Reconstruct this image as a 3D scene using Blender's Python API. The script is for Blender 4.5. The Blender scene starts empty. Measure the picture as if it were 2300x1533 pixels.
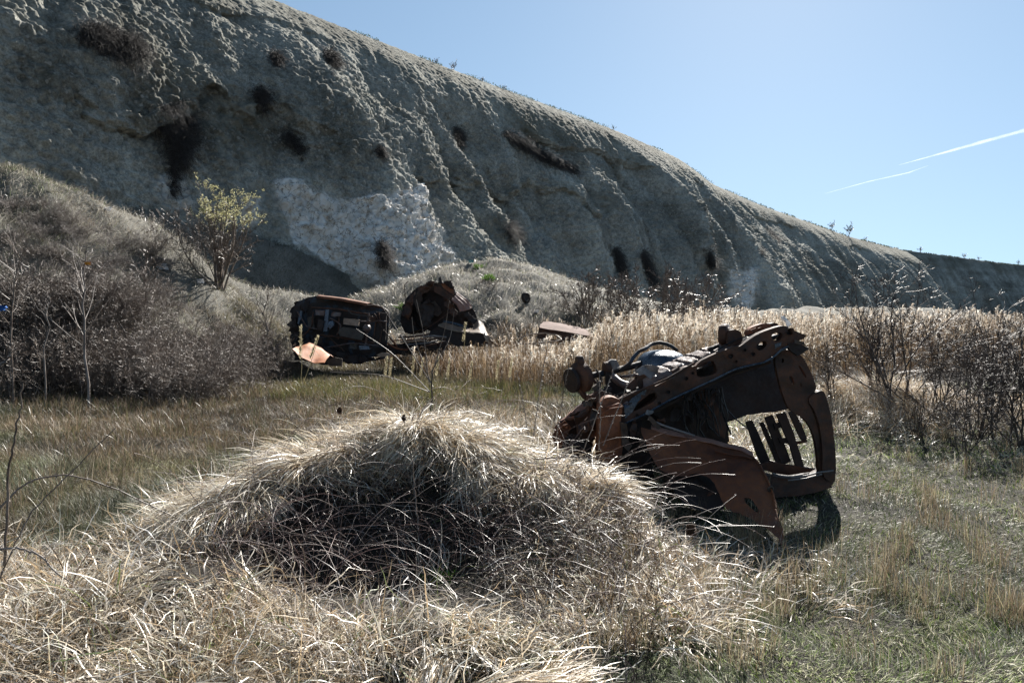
import bpy, bmesh, math
import numpy as np
from mathutils import Vector, geometry
R = math.radians
sc = bpy.context.scene
col = sc.collection

# ------------------------------------------------------------ camera, sky, sun
F = 1533.0; PITCH = R(-1.9); CAMZ = 1.6
cam = bpy.data.cameras.new("camera"); cam.lens = 24; cam.sensor_width = 36
cam.clip_start = 0.05; cam.clip_end = 9000
co = bpy.data.objects.new("camera", cam); col.objects.link(co)
co.location = (0, 0, CAMZ); co.rotation_euler = (math.pi/2+PITCH, 0, 0)
sc.camera = co
SUN_AZ, SUN_EL = 21.0, 36.0            # degrees right of the view, above the horizon
w = bpy.data.worlds.new("World"); sc.world = w; w.use_nodes = True
nt = w.node_tree
sky = nt.nodes.new('ShaderNodeTexSky'); sky.sky_type = 'NISHITA'; sky.sun_disc = False
sky.sun_elevation = R(SUN_EL); sky.sun_rotation = R(SUN_AZ)
sky.altitude = 50; sky.air_density = 1.0; sky.dust_density = 0.08; sky.ozone_density = 1.0
tcn = nt.nodes.new('ShaderNodeTexCoord'); mpn = nt.nodes.new('ShaderNodeMapping'); mpn.vector_type = 'POINT'
mpn.inputs['Scale'].default_value = (1, 1, .62); mpn.inputs['Location'].default_value = (0, 0, .21)   # a clear, even spring sky: less milky low down
nt.links.new(tcn.outputs['Generated'], mpn.inputs[0]); nt.links.new(mpn.outputs[0], sky.inputs[0])
sx_ = nt.nodes.new('ShaderNodeSeparateXYZ'); nt.links.new(tcn.outputs['Generated'], sx_.inputs[0])
zr = nt.nodes.new('ShaderNodeMapRange'); zr.interpolation_type = 'SMOOTHSTEP'      # sky above the view is dimmed to weaken its fill light
for k_, v_ in (('From Min', .42), ('From Max', .95), ('To Min', 1.0), ('To Max', .45)): zr.inputs[k_].default_value = v_
nt.links.new(sx_.outputs['Z'], zr.inputs['Value'])
vm_ = nt.nodes.new('ShaderNodeVectorMath'); vm_.operation = 'SCALE'; nt.links.new(sky.outputs[0], vm_.inputs[0]); nt.links.new(zr.outputs[0], vm_.inputs['Scale'])
vt_ = nt.nodes.new('ShaderNodeVectorMath'); vt_.operation = 'MULTIPLY'; nt.links.new(vm_.outputs[0], vt_.inputs[0]); vt_.inputs[1].default_value = (1.07, 1.05, .94)
nt.links.new(vt_.outputs[0], nt.nodes['Background'].inputs[0])
nt.nodes['Background'].inputs[1].default_value = 0.060
sl = bpy.data.lights.new("sun", 'SUN'); sl.energy = 5.0; sl.angle = R(0.5); sl.color = (1, .95, .88)
so = bpy.data.objects.new("sun", sl); col.objects.link(so)
sd = Vector((math.sin(R(SUN_AZ))*math.cos(R(SUN_EL)), math.cos(R(SUN_AZ))*math.cos(R(SUN_EL)), math.sin(R(SUN_EL))))
so.rotation_euler = sd.to_track_quat('Z', 'Y').to_euler()
sc.view_settings.view_transform = 'Standard'; sc.view_settings.look = 'None'
sc.view_settings.exposure = 1.25; sc.view_settings.gamma = 1.0
sc.render.engine = 'CYCLES'
sc.cycles.max_bounces = 6; sc.cycles.transparent_max_bounces = 8

# ------------------------------------------------------------ helpers
rng = np.random.default_rng(7)
CP, SP = math.cos(PITCH), math.sin(PITCH)
def Wp(px, py, d):
    """world point seen at (px,py) of the 2300-wide photo at forward distance d"""
    a = (px-1150)/F; b = -(py-766.5)/F
    y = CP - SP*b; z = SP + CP*b
    return np.array([a*d/y, d, CAMZ+z*d/y])
def proj(P):
    x, y, z = P[..., 0], P[..., 1], P[..., 2]-CAMZ
    f = np.maximum(CP*y+SP*z, 1e-3); u = -SP*y+CP*z
    return 1150+F*x/f, 766.5-F*u/f
def _h(ix, iy, iz, seed):
    n = (ix*374761393+iy*668265263+iz*2147483647+seed*1274126177) & 0xffffffff
    n = ((n ^ (n >> 13))*1274126177) & 0xffffffff
    n = (n ^ (n >> 16)) & 0xffffffff
    return n/4294967295.0
def vnoise(x, y, z=0.0, seed=0):
    x, y, z = np.broadcast_arrays(np.asarray(x, float), np.asarray(y, float), np.asarray(z, float))
    fx, fy, fz = np.floor(x), np.floor(y), np.floor(z)
    ix, iy, iz = fx.astype(np.int64), fy.astype(np.int64), fz.astype(np.int64)
    tx, ty, tz = x-fx, y-fy, z-fz
    tx = tx*tx*(3-2*tx); ty = ty*ty*(3-2*ty); tz = tz*tz*(3-2*tz)
    r = 0
    for a in (0, 1):
        wa = tx if a else 1-tx
        for b in (0, 1):
            wb = ty if b else 1-ty
            for c in (0, 1):
                wc = tz if c else 1-tz
                r = r+wa*wb*wc*_h(ix+a, iy+b, iz+c, seed)
    return r*2-1
def fbm(x, y, z=0.0, oct=4, seed=0, gain=.5):
    s = 0; a = 1.0; f = 1.0; t = 0
    for o in range(oct):
        s = s+a*vnoise(np.asarray(x)*f+o*17.3, np.asarray(y)*f-o*9.1, np.asarray(z)*f+o*4.7, seed+o)
        t += a; a *= gain; f *= 2.03
    return s/t
def billow(x, y, z=0.0, oct=3, seed=0):
    s = 0; a = 1.0; f = 1.0; t = 0
    for o in range(oct):
        s = s+a*np.abs(vnoise(np.asarray(x)*f+o*7.3, np.asarray(y)*f-o*5.1, np.asarray(z)*f+o*3.7, seed+o))
        t += a; a *= .5; f *= 2.1
    return s/t
def sstep(a, b, x):
    t = np.clip((x-a)/(b-a), 0, 1); return t*t*(3-2*t)
def in_poly(px, py, poly):
    r = np.zeros(np.shape(px), bool); n = len(poly)
    for i in range(n):
        x1, y1 = poly[i]; x2, y2 = poly[(i+1) % n]
        if y1 == y2: continue
        c = ((y1 > py) != (y2 > py)) & (px < (x2-x1)*(py-y1)/(y2-y1)+x1)
        r ^= c
    return r

def mesh_from(name, V, faces, smooth=True, colors=None):
    """faces: list of int arrays (n,3) or (n,4)"""
    me = bpy.data.meshes.new(name)
    V = np.ascontiguousarray(V, np.float32)
    me.vertices.add(len(V)); me.vertices.foreach_set('co', V.ravel())
    fl = [np.asarray(f) for f in faces if len(f)]
    loops = np.concatenate([f.ravel() for f in fl]).astype(np.int32)
    cnt = np.concatenate([np.full(len(f), f.shape[1]) for f in fl]).astype(np.int32)
    st = np.concatenate([[0], np.cumsum(cnt)[:-1]]).astype(np.int32)
    me.loops.add(len(loops)); me.loops.foreach_set('vertex_index', loops)
    me.polygons.add(len(cnt)); me.polygons.foreach_set('loop_start', st); me.polygons.foreach_set('loop_total', cnt)
    me.polygons.foreach_set('use_smooth', np.full(len(cnt), smooth))
    me.update(calc_edges=True)
    if colors is not None:
        a = me.color_attributes.new('col', 'FLOAT_COLOR', 'POINT')
        c = np.ones((len(V), 4), np.float32); c[:, :3] = colors
        a.data.foreach_set('color', c.ravel())
    return me
def link(name, me, mat, parent=None):
    o = bpy.data.objects.new(name, me); col.objects.link(o)
    if mat is not None:
        for m in (mat if isinstance(mat, (list, tuple)) else [mat]): me.materials.append(m)
    if parent is not None:
        o.parent = parent; o.location = -Vector(parent.location)*0
    return o
def tag(o, label, cat, group=None, kind=None):
    if label: o['label'] = label
    if cat: o['category'] = cat
    if group: o['group'] = group
    if kind: o['kind'] = kind
    return o
def struct(o, label=None):
    o['kind'] = 'structure'
    if label: o['label'] = label
    return o
def thing(name, label, cat, loc=(0, 0, 0), group=None, rz=0):
    o = bpy.data.objects.new(name, None); col.objects.link(o)
    o.location = [float(v) for v in loc]; o.rotation_euler = (0, 0, rz)
    o.empty_display_size = .2
    return tag(o, label, cat, group)
def setp(o, parent):
    """parent while keeping world coordinates of mesh data"""
    o.parent = parent; o.location = (-parent.location[0], -parent.location[1], -parent.location[2])
    return o
def grid_faces(nr, nc, off=0):
    i = np.arange(nr*nc).reshape(nr, nc)
    return np.stack([i[:-1, :-1], i[:-1, 1:], i[1:, 1:], i[1:, :-1]], -1).reshape(-1, 4)+off

# tubes: P (N,K,3), Rr (N,K)
def tube_arrays(P, Rr, sides=3):
    N, K, _ = P.shape
    T = np.empty_like(P); T[:, 1:-1] = P[:, 2:]-P[:, :-2]; T[:, 0] = P[:, 1]-P[:, 0]; T[:, -1] = P[:, -1]-P[:, -2]
    T /= np.linalg.norm(T, axis=2, keepdims=True)+1e-9
    ref = np.where(np.abs(T[..., 2:3]) > .9, np.array([1., 0, 0]), np.array([0, 0, 1.]))
    A = np.cross(T, ref); A /= np.linalg.norm(A, axis=2, keepdims=True)+1e-9
    B = np.cross(T, A)
    ang = np.arange(sides)*2*math.pi/sides
    V = P[:, :, None, :]+Rr[:, :, None, None]*(A[:, :, None, :]*np.cos(ang)[None, None, :, None]+B[:, :, None, :]*np.sin(ang)[None, None, :, None])
    idx = np.arange(N*K*sides).reshape(N, K, sides)
    nx = np.roll(idx, -1, axis=2)
    Fq = np.stack([idx[:, :-1], nx[:, :-1], nx[:, 1:], idx[:, 1:]], -1).reshape(-1, 4)
    return V.reshape(-1, 3), Fq
def ribbon_arrays(P, Wd, side):
    """P (N,K,3) Wd (N,K) side (N,3)"""
    N, K, _ = P.shape
    o = side[:, None, :]*Wd[:, :, None]*.5
    V = np.stack([P-o, P+o], 2)
    idx = np.arange(N*K*2).reshape(N, K, 2)
    Fq = np.stack([idx[:, :-1, 0], idx[:, :-1, 1], idx[:, 1:, 1], idx[:, 1:, 0]], -1).reshape(-1, 4)
    return V.reshape(-1, 3), Fq
class Bag:
    def __init__(s): s.V = []; s.F = []; s.C = []; s.n = 0
    def add(s, V, Fs, C=None):
        s.V.append(V)
        for f in (Fs if isinstance(Fs, list) else [Fs]): s.F.append(np.asarray(f)+s.n)
        if C is not None: s.C.append(np.broadcast_to(C, V.shape))
        s.n += len(V)
    def mesh(s, name, smooth=True):
        tri = [f for f in s.F if f.shape[1] == 3]; quad = [f for f in s.F if f.shape[1] == 4]
        fl = ([np.concatenate(tri)] if tri else [])+([np.concatenate(quad)] if quad else [])
        return mesh_from(name, np.concatenate(s.V), fl, smooth, np.concatenate(s.C) if s.C else None)

# ------------------------------------------------------------ materials
def newmat(name):
    m = bpy.data.materials.new(name); m.use_nodes = True
    n = m.node_tree; b = n.nodes['Principled BSDF']
    return m, n, b
def nz(n, scale, detail=6, rough=.6, vec=None, dist=0):
    t = n.nodes.new('ShaderNodeTexNoise'); t.inputs['Scale'].default_value = scale
    t.inputs['Detail'].default_value = detail; t.inputs['Roughness'].default_value = rough
    t.inputs['Distortion'].default_value = dist
    if vec is not None: n.links.new(vec, t.inputs['Vector'])
    return t
def ramp(n, inp, stops):
    r = n.nodes.new('ShaderNodeValToRGB'); e = r.color_ramp.elements
    while len(e) < len(stops): e.new(.5)
    for i, (p, c) in enumerate(stops): e[i].position = p; e[i].color = (*c, 1) if len(c) == 3 else c
    n.links.new(inp, r.inputs[0]); return r
def mixc(n, fac, a, b, mode='MIX'):
    m = n.nodes.new('ShaderNodeMix'); m.data_type = 'RGBA'; m.blend_type = mode
    for s, v in ((0, fac), (6, a), (7, b)):
        if isinstance(v, (int, float)): m.inputs[s].default_value = v
        elif isinstance(v, tuple): m.inputs[s].default_value = (*v, 1)
        else: n.links.new(v, m.inputs[s])
    return m.outputs[2]
def bump(n, b, h, dist=.02, st=.6):
    bp = n.nodes.new('ShaderNodeBump'); bp.inputs['Distance'].default_value = dist; bp.inputs['Strength'].default_value = st
    n.links.new(h, bp.inputs['Height']); n.links.new(bp.outputs[0], b.inputs['Normal']); return bp
def objco(n):
    g = n.nodes.new('ShaderNodeNewGeometry'); return g.outputs['Position']

def mat_plant(name, transl=.4, rough=.45, spec=.35, colr=None, var=None):
    m, n, b = newmat(name)
    if colr is None:
        a = n.nodes.new('ShaderNodeAttribute'); a.attribute_name = 'col'; c = a.outputs['Color']
    else:
        t = nz(n, var or 9, 3, .6, objco(n)); c = ramp(n, t.outputs[0], [(.35, colr[0]), (.65, colr[1])]).outputs[0]
    n.links.new(c, b.inputs['Base Color']); b.inputs['Roughness'].default_value = rough
    b.inputs['Specular IOR Level'].default_value = spec
    if transl > 0:
        tr = n.nodes.new('ShaderNodeBsdfTranslucent'); n.links.new(c, tr.inputs[0])
        mx = n.nodes.new('ShaderNodeMixShader'); mx.inputs[0].default_value = transl
        n.links.new(b.outputs[0], mx.inputs[1]); n.links.new(tr.outputs[0], mx.inputs[2])
        n.links.new(mx.outputs[0], n.nodes['Material Output'].inputs[0])
    return m
M = {}
M['grass'] = mat_plant('grass_blade', .35, .36, .6)
M['twigthorn'] = mat_plant('thorn_bark', 0, .5, .35, ((.035, .027, .024), (.115, .092, .082)), 6)
M['turfm'] = mat_plant('turf_blade', .35, .5, .35)
M['reed'] = mat_plant('reed_blade', .35, .6, .2)
M['twig'] = mat_plant('twig_bark', 0, .42, .5, ((.075, .055, .043), (.23, .188, .155)), 6)
M['twigpale'] = mat_plant('pale_bark', 0, .5, .5, ((.10, .08, .07), (.30, .26, .23)), 7)
M['twigdark'] = mat_plant('dark_root', 0, .7, .2, ((.035, .030, .028), (.11, .098, .09)), 6)
M['blossom'] = mat_plant('blossom', .45, .5, .3, ((.58, .56, .30), (.82, .80, .52)), 5)
M['leafgreen'] = mat_plant('green_leaf', .45, .5, .3, ((.10, .18, .03), (.20, .34, .05)), 9)

def mat_rust(name, dark, mid, bright, t0=.35, t1=.6, rough=.75, scale=5, metal=0.0, blue=None):
    m, n, b = newmat(name); p = objco(n)
    a = nz(n, scale, 8, .65, p, .6); bb = nz(n, scale*6, 5, .7, p)
    c = ramp(n, a.outputs[0], [(t0-.1, dark), (t0+.08, mid), (t1+.12, bright)]).outputs[0]
    c = mixc(n, .5, c, ramp(n, bb.outputs[0], [(.3, (.12, .12, .12)), (.68, (1.15, 1.15, 1.15))]).outputs[0], 'MULTIPLY')
    if blue:
        d = nz(n, 3.1, 4, .6, p, 1.0); c = mixc(n, ramp(n, d.outputs[0], [(.52, (0, 0, 0)), (.60, (1, 1, 1))]).outputs[0], c, blue)
    n.links.new(c, b.inputs['Base Color']); b.inputs['Roughness'].default_value = rough; b.inputs['Metallic'].default_value = metal
    rr = ramp(n, bb.outputs[0], [(.3, (rough-.2,)*3), (.7, (min(1, rough+.15),)*3)]); n.links.new(rr.outputs[0], b.inputs['Roughness'])
    bump(n, b, bb.outputs[0], .006, 1.0)
    return m
M['rust'] = mat_rust('rusted_steel', (.014, .009, .007), (.05, .025, .016), (.14, .055, .027), .36, .6)
M['rustor'] = mat_rust('orange_rust', (.05, .018, .010), (.15, .052, .024), (.30, .115, .05), .3, .55)
M['rustpink'] = mat_rust('pink_rust', (.15, .065, .045), (.26, .12, .085), (.36, .21, .16), .3, .55, .6)
M['burnt'] = mat_rust('burnt_steel', (.006, .005, .005), (.016, .010, .009), (.035, .018, .013))
M['underbody'] = mat_rust('underbody_steel', (.010, .009, .009), (.022, .017, .015), (.05, .03, .022), blue=(.03, .045, .065))
M['bluesteel'] = mat_rust('blued_steel', (.02, .03, .045), (.05, .08, .12), (.12, .15, .19), .3, .55, .32, 4, .4)
M['tunnel'] = mat_rust('tunnel_steel', (.05, .024, .017), (.11, .06, .045), (.17, .15, .15), .32, .52, .55, 7, .2)
M['alu'] = mat_rust('scorched_aluminium', (.05, .05, .055), (.12, .115, .115), (.26, .25, .25), .3, .55, .5)
def mat_plain(name, c, rough=.5, transl=0):
    return mat_plant(name, transl, rough, .4, (tuple(v*.7 for v in c), c), 20)
M['rustdull'] = mat_rust('dull_rust', (.025, .015, .012), (.06, .04, .03), (.11, .08, .06))
M['rustpale'] = mat_rust('pale_rust', (.13, .08, .055), (.25, .175, .125), (.40, .32, .25), .3, .55, .6)
M['burnt2'] = mat_rust('charred_steel', (.012, .009, .008), (.03, .02, .017), (.05, .035, .028))
M['burntgloss'] = mat_rust('melted_wiring', (.006, .006, .007), (.012, .012, .013), (.02, .02, .022), rough=.4)
M['underbody2'] = mat_rust('tank_steel', (.02, .018, .015), (.045, .038, .03), (.08, .07, .06), rough=.6)
M['wing'] = mat_rust('rusted_wing', (.035, .012, .006), (.10, .032, .012), (.22, .078, .028), .32, .58, .7, 3)
M['bonnet'] = mat_rust('bright_rust_bonnet', (.26, .08, .028), (.44, .145, .05), (.55, .28, .15), .3, .6, .7, 2)
M['rag'] = mat_plant('white_plastic', .3, .4, .5, ((.6, .6, .6), (.8, .8, .8)), 20)
M['teal'] = mat_plain('teal_cloth', (.03, .28, .30)); M['blue'] = mat_plain('blue_plastic', (.02, .12, .40)); M['orange'] = mat_plain('orange_plastic', (.75, .30, .03))
M['seedbrown'] = mat_plain('seed_brown', (.09, .05, .03), .7)
m, n, b = newmat('vapour'); b.inputs['Base Color'].default_value = (.95, .95, .95, 1); b.inputs['Roughness'].default_value = 1
tr = n.nodes.new('ShaderNodeBsdfTranslucent'); tr.inputs[0].default_value = (1, 1, 1, 1); tp = n.nodes.new('ShaderNodeBsdfTransparent')
lw = n.nodes.new('ShaderNodeLayerWeight'); lw.inputs[0].default_value = .5
rp = ramp(n, lw.outputs['Facing'], [(0, (.13, .13, .13)), (.8, (0, 0, 0))])
nn = nz(n, .012, 4, .6, objco(n)); mm = n.nodes.new('ShaderNodeMath'); mm.operation = 'MULTIPLY'; n.links.new(rp.outputs[0], mm.inputs[0]); n.links.new(ramp(n, nn.outputs[0], [(.3, (.3, .3, .3)), (.65, (1, 1, 1))]).outputs[0], mm.inputs[1])
mx = n.nodes.new('ShaderNodeMixShader'); n.links.new(mm.outputs[0], mx.inputs[0]); n.links.new(tp.outputs[0], mx.inputs[1]); n.links.new(tr.outputs[0], mx.inputs[2])
n.links.new(mx.outputs[0], n.nodes['Material Output'].inputs[0]); M['vapour'] = m

# ------------------------------------------------------------ terrain height
CU = np.array([-1.6, -.75, -.60, -.535, -.47, -.385, -.29, -.20, -.143, -.10, -.03, .065, .163, .228, .29, 1.6])
CH = np.array([.05, .06, .11, .18, .33, .42, .42, .50, .66, .52, .42, .38, .16, .0, 0, 0])
CD = np.array([3.9, 3.9, 4.1, 4.3, 4.5, 4.7, 4.9, 5.1, 5.2, 5.2, 5.1, 5.0, 4.7, 4.5, 4.4, 4.4])
def seg_h(x, y, pts, slope):
    best = np.full(np.shape(x), -99.)
    for (x1, y1, z1), (x2, y2, z2) in zip(pts[:-1], pts[1:]):
        dx, dy = x2-x1, y2-y1
        t = np.clip(((x-x1)*dx+(y-y1)*dy)/(dx*dx+dy*dy), 0, 1)
        d = np.hypot(x-x1-t*dx, y-y1-t*dy)
        best = np.maximum(best, z1+(z2-z1)*t-slope*(np.sqrt(d*d+1.0)-1))
    return best
SPUR = [(-30, 6, 9.5), (-20, 14, 8), (-14.2, 19, 5.9), (-11.9, 22, 4.6), (-10.6, 24, 3.4), (-8.6, 26, 2.6), (-4.6, 28, 2.0), (-2, 29, 1.2)]
TAL = [(-29, 17, 9.5), (-19.5, 27.2, 7.6), (-14.2, 32.4, 5.8), (-10.6, 34.8, 4.9), (-8, 36.6, 3.8), (-5.2, 37.2, 3.2)]
CONE = [(-2.6, 34, 4.4), (-1.2, 34.5, 4.6), (1.7, 37, 4.1), (6, 42, 3.0), (14, 52, 2.2), (25, 65, 2.5), (50, 95, 3.0), (85, 135, 3.5), (150, 220, 3)]
def H(x, y):
    x = np.asarray(x, float); y = np.asarray(y, float)
    u = x/np.maximum(y, .8)
    hc = np.interp(u, CU, CH); dc = np.interp(u, CU, CD)
    dy = y-dc; sg = np.where(dy < 0, .80-.32*sstep(-.42, -.34, u)*(1-sstep(.03, .12, u)), .8)
    h = hc*np.exp(-(dy/sg)**2)*(1+.5*fbm(x*2.1, y*2.1, 0, 3, 5))
    h = h+.26*np.exp(-((x+1.75)/.75)**2-((y-3.35)/.5)**2)+.10*np.exp(-((x+.4)/.5)**2-((y-3.2)/.35)**2)
    h = h+.40*np.exp(-((x-5.6)/1.3)**2-((y-11)/1.1)**2)
    h = h+.22*np.exp(-((x-7.2)/1.6)**2-((y-10)/1.3)**2)
    h = h+.07*fbm(x*.5, y*.5, 0, 4, 1)+.02*fbm(x*3, y*3, 0, 3, 2)
    b = np.maximum(np.maximum(seg_h(x, y, SPUR, .98), seg_h(x, y, TAL, 1.35)), seg_h(x, y, CONE, .45))
    b = np.where(b > -1, b+.55*fbm(x*.45, y*.45, 0, 4, 3)+.16*fbm(x*2, y*2, 0, 3, 4), b)
    k = .35
    bb = k*np.log1p(np.exp(np.clip(b/k, -30, 30)))
    return h*np.exp(-np.maximum(bb, 0)*.0)+np.where(y > 8, bb, 0)

nu, ny = 620, 640
us = np.linspace(-1.7, 1.7, nu)
ys = np.concatenate([[-3, .2], np.geomspace(.9, 330, ny-2)])
U, Y = np.meshgrid(us, ys)
X = U*np.maximum(np.abs(Y), 3.5)
Z = H(X, Y)
m, n, b = newmat('ground_soil'); p = objco(n)
c1 = nz(n, .9, 8, .65, p); c2 = nz(n, 14, 6, .7, p)
c = ramp(n, c1.outputs[0], [(.3, (.016, .014, .010)), (.5, (.034, .029, .021)), (.7, (.07, .06, .048))]).outputs[0]
sy_ = n.nodes.new('ShaderNodeSeparateXYZ'); n.links.new(p, sy_.inputs[0])
fa_ = n.nodes.new('ShaderNodeMapRange'); fa_.inputs['From Min'].default_value = .8; fa_.inputs['From Max'].default_value = 2.2; n.links.new(sy_.outputs['Z'], fa_.inputs['Value'])
c = mixc(n, fa_.outputs[0], c, ramp(n, c1.outputs[0], [(.35, (.14, .135, .115)), (.65, (.24, .23, .20))]).outputs[0])     # scree is the marl of the cliff
c = mixc(n, .8, c, ramp(n, c2.outputs[0], [(.3, (.25, .25, .22)), (.65, (1, 1, 1))]).outputs[0], 'MULTIPLY')
n.links.new(c, b.inputs['Base Color']); b.inputs['Roughness'].default_value = .95
bump(n, b, c2.outputs[0], .05, 1)
M['soil'] = m
gV = np.stack([X, Y, Z], -1).reshape(-1, 3)
struct(link('ground', mesh_from('ground', gV, [grid_faces(ny, nu)]), M['soil']))
gp = mesh_from('ground_outskirts', np.array([[-900, -400, -.6], [900, -400, -.6], [900, 900, -.6], [-900, 900, -.6]]), [np.array([[0, 1, 2, 3]])], False)
struct(link('ground_outskirts', gp, M['soil']))

# ------------------------------------------------------------ cliff
CR = np.array([(-75, -40), (-48, 5), (-25, 33.3), (-10.8, 50), (-2.3, 60), (11.2, 75), (20.9, 87.5), (30, 104), (44, 123), (83, 170), (122, 211), (133, 240), (150, 266), (200, 278), (280, 286), (470, 300)], float)
cs = np.concatenate([[0], np.cumsum(np.hypot(*np.diff(CR, axis=0).T))])
ss = np.linspace(0, cs[-1], 6000)
cx = np.interp(ss, cs, CR[:, 0]); cy = np.interp(ss, cs, CR[:, 1])
ds = ss[1]-ss[0]
def smooth(a, wd):
    k = int(wd/ds)|1; kk = np.hanning(k+2)[1:-1]; kk /= kk.sum()
    return np.convolve(np.pad(a, k//2, mode='edge'), kk, 'valid')
sx, sy = smooth(cx, 9), smooth(cy, 9)
tx, ty = np.gradient(smooth(cx, 26)), np.gradient(smooth(cy, 26)); tl = np.hypot(tx, ty); tx /= tl; ty /= tl
# columns roughly even in view angle
ang = np.unwrap(np.arctan2(sx+3, sy+6)); wgt = np.abs(np.gradient(ang))+2e-5; pxs = 1150+F*sx/np.maximum(sy, 1); wgt = np.where((pxs < -250)|(pxs > 2500)|(sy < 5), wgt*.2, wgt)
cw = np.cumsum(wgt); cw -= cw[0]; cw /= cw[-1]
NC, NR = 1750, 520
scol = np.interp(np.linspace(0, 1, NC), cw, ss)
q = np.linspace(0, 1, NR)          # down the profile
Sx = np.interp(scol, ss, sx); Sy = np.interp(scol, ss, sy); Tx = np.interp(scol, ss, tx); Ty = np.interp(scol, ss, ty)
Nx, Ny = Ty, -Tx
S2, Q2 = np.meshgrid(scol, q)
Wd = 14+3*np.clip((S2-150)/150, 0, 1)
w0 = 17.0
wq = np.interp(q, [0, .08, 1], [-3, 0, 1])   # a lip behind the crest
Wq = np.where(wq < 0, wq, 0)[:, None]+np.clip(wq, 0, 1)[:, None]**.8*(Wd)
ztop = 6.4*sstep(cs[11]+5, cs[12]-8, S2)*(1-np.clip((S2-cs[12])/(cs[13]+18-cs[12]), 0, 1.25)*.95)
prof = ztop*(1-np.clip(Wq/Wd, 0, 1))+np.where(Wq < 0, 22.1+.05*Wq, 22.1-.70*Wq-(23.5-.70*Wd)/(Wd**2)*np.maximum(Wq, 0)**2)
dn = np.clip(Wq/Wd, 0, 1)
# warp for irregular ribs
sw = S2+7*fbm(S2*.035, dn*1.2, 0, 3, 11)+3.5*(dn-.5)*fbm(S2*.03, 1.7, 0, 2, 12)
rib = billow(sw/8.5, dn*.9, 0, 2, 21)
rib2 = billow(sw/3.6, dn*1.3+5, 0, 2, 22)
amp = sstep(0.10, .62, dn)*(.45+.75*sstep(-.3, .35, fbm(S2/16, dn*1.2, 4, 2, 38)))+.12*sstep(.03, .2, dn)
D = amp*(4.4*(rib-.40)+1.5*(rib2-.35))
bigb = fbm(S2/17, dn*1.2, 3, 3, 23); D = D+sstep(.05, .6, dn)*3.4*bigb
# scarp: the turf mat breaks off along a wandering line
line = .26+.10*fbm(S2/13, 0, 0, 3, 31)+.05*fbm(S2/2.5, 0, 0, 3, 32)
gate = sstep(-.15, .2, fbm(S2/10, 0, 9, 2, 33))
D = D-gate*.6*sstep(0, .03, dn-line)*(1-sstep(.10, .32, dn-line))*(.5+.5*sstep(-.3, .4, fbm(S2/3, 2, 0, 2, 37)))
line2 = .58+.10*fbm(S2/9, 4, 0, 3, 34)+.05*fbm(S2/2, 3, 0, 3, 35)
D = D-sstep(.0, .25, fbm(S2/7, 5, 9, 2, 36))*.45*sstep(0, .035, dn-line2)*(1-sstep(.05, .25, dn-line2))
bx = Sx[None, :]+Nx[None, :]*(Wq+D); by = Sy[None, :]+Ny[None, :]*(Wq+D); bz = prof.copy()
# 3-D roughness at shrinking scales
P0 = np.stack([bx, by, bz], -1)
g0 = P0[1:, :]-P0[:-1, :]; dS = np.gradient(P0, axis=0); dC = np.gradient(P0, axis=1)
Nn = np.cross(dS, dC); Nn /= np.linalg.norm(Nn, axis=2, keepdims=True)+1e-9
Nn = np.where((Nn[..., 2:3] < 0), -Nn, Nn)
dist = np.hypot(bx, by)
ar = sstep(.08, .55, dn)*.78+.05
wx_, wy_, wz_ = [c_+.9*fbm(bx/3, by/3, bz/3, 2, 90+i_) for i_, c_ in enumerate((bx, by, bz))]
R3 = ar*(1.3*(billow(wx_/3.4, wy_/3.4, wz_/4.5, 3, 46)-.3)+.55*(billow(wx_/1.5, wy_/1.5, wz_/1.8, 3, 41)-.3)+.22*(billow(bx/.62, by/.62, bz/.5, 2, 42)-.35))
R3 = R3*.9+(.28+.85*ar)*.20*fbm(bx/.26, by/.26, bz/.22, 2, 43)+.07*ar*vnoise(bx/.1, by/.1, bz/.1, 44)*(dist < 60)
# streaks of rubble running down
R3 = R3+.10*fbm(S2/.6, dn*5, 0, 3, 45)*sstep(.02, .2, dn)
Pc = P0+Nn*R3[..., None]
ppx, ppy = proj(Pc)
# chalk patches (bare white rock)

CH1 = [(612, 405), (660, 400), (700, 425), (760, 455), (830, 440), (905, 430), (948, 412), (962, 480), (985, 530), (1020, 575), (1010, 620), (960, 645), (880, 645), (800, 620), (720, 580), (665, 545), (650, 500), (625, 455)]
CH2 = [(1630, 600), (1665, 610), (1700, 600), (1700, 640), (1690, 690), (1665, 700), (1640, 650)]
CH3 = [(340, 395), (380, 385), (420, 410), (440, 470), (380, 470), (350, 440)]
CH4 = [(535, 440), (590, 440), (585, 500), (545, 510)]
ch = np.zeros(ppx.shape)
for k, poly in enumerate((CH1, CH2, CH3, CH4)):
    mk = 0
    for t_ in range(7):
        wob = (14+7*t_)*fbm(bx/(1.6-.18*t_), by/(1.6-.18*t_), bz/(1.6-.18*t_), 3, 51+t_)
        mk = mk+in_poly(ppx+wob, ppy-wob*.8, poly)/7.0
    ch = np.maximum(ch, mk*(1, .9, .45, .7)[k])
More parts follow.
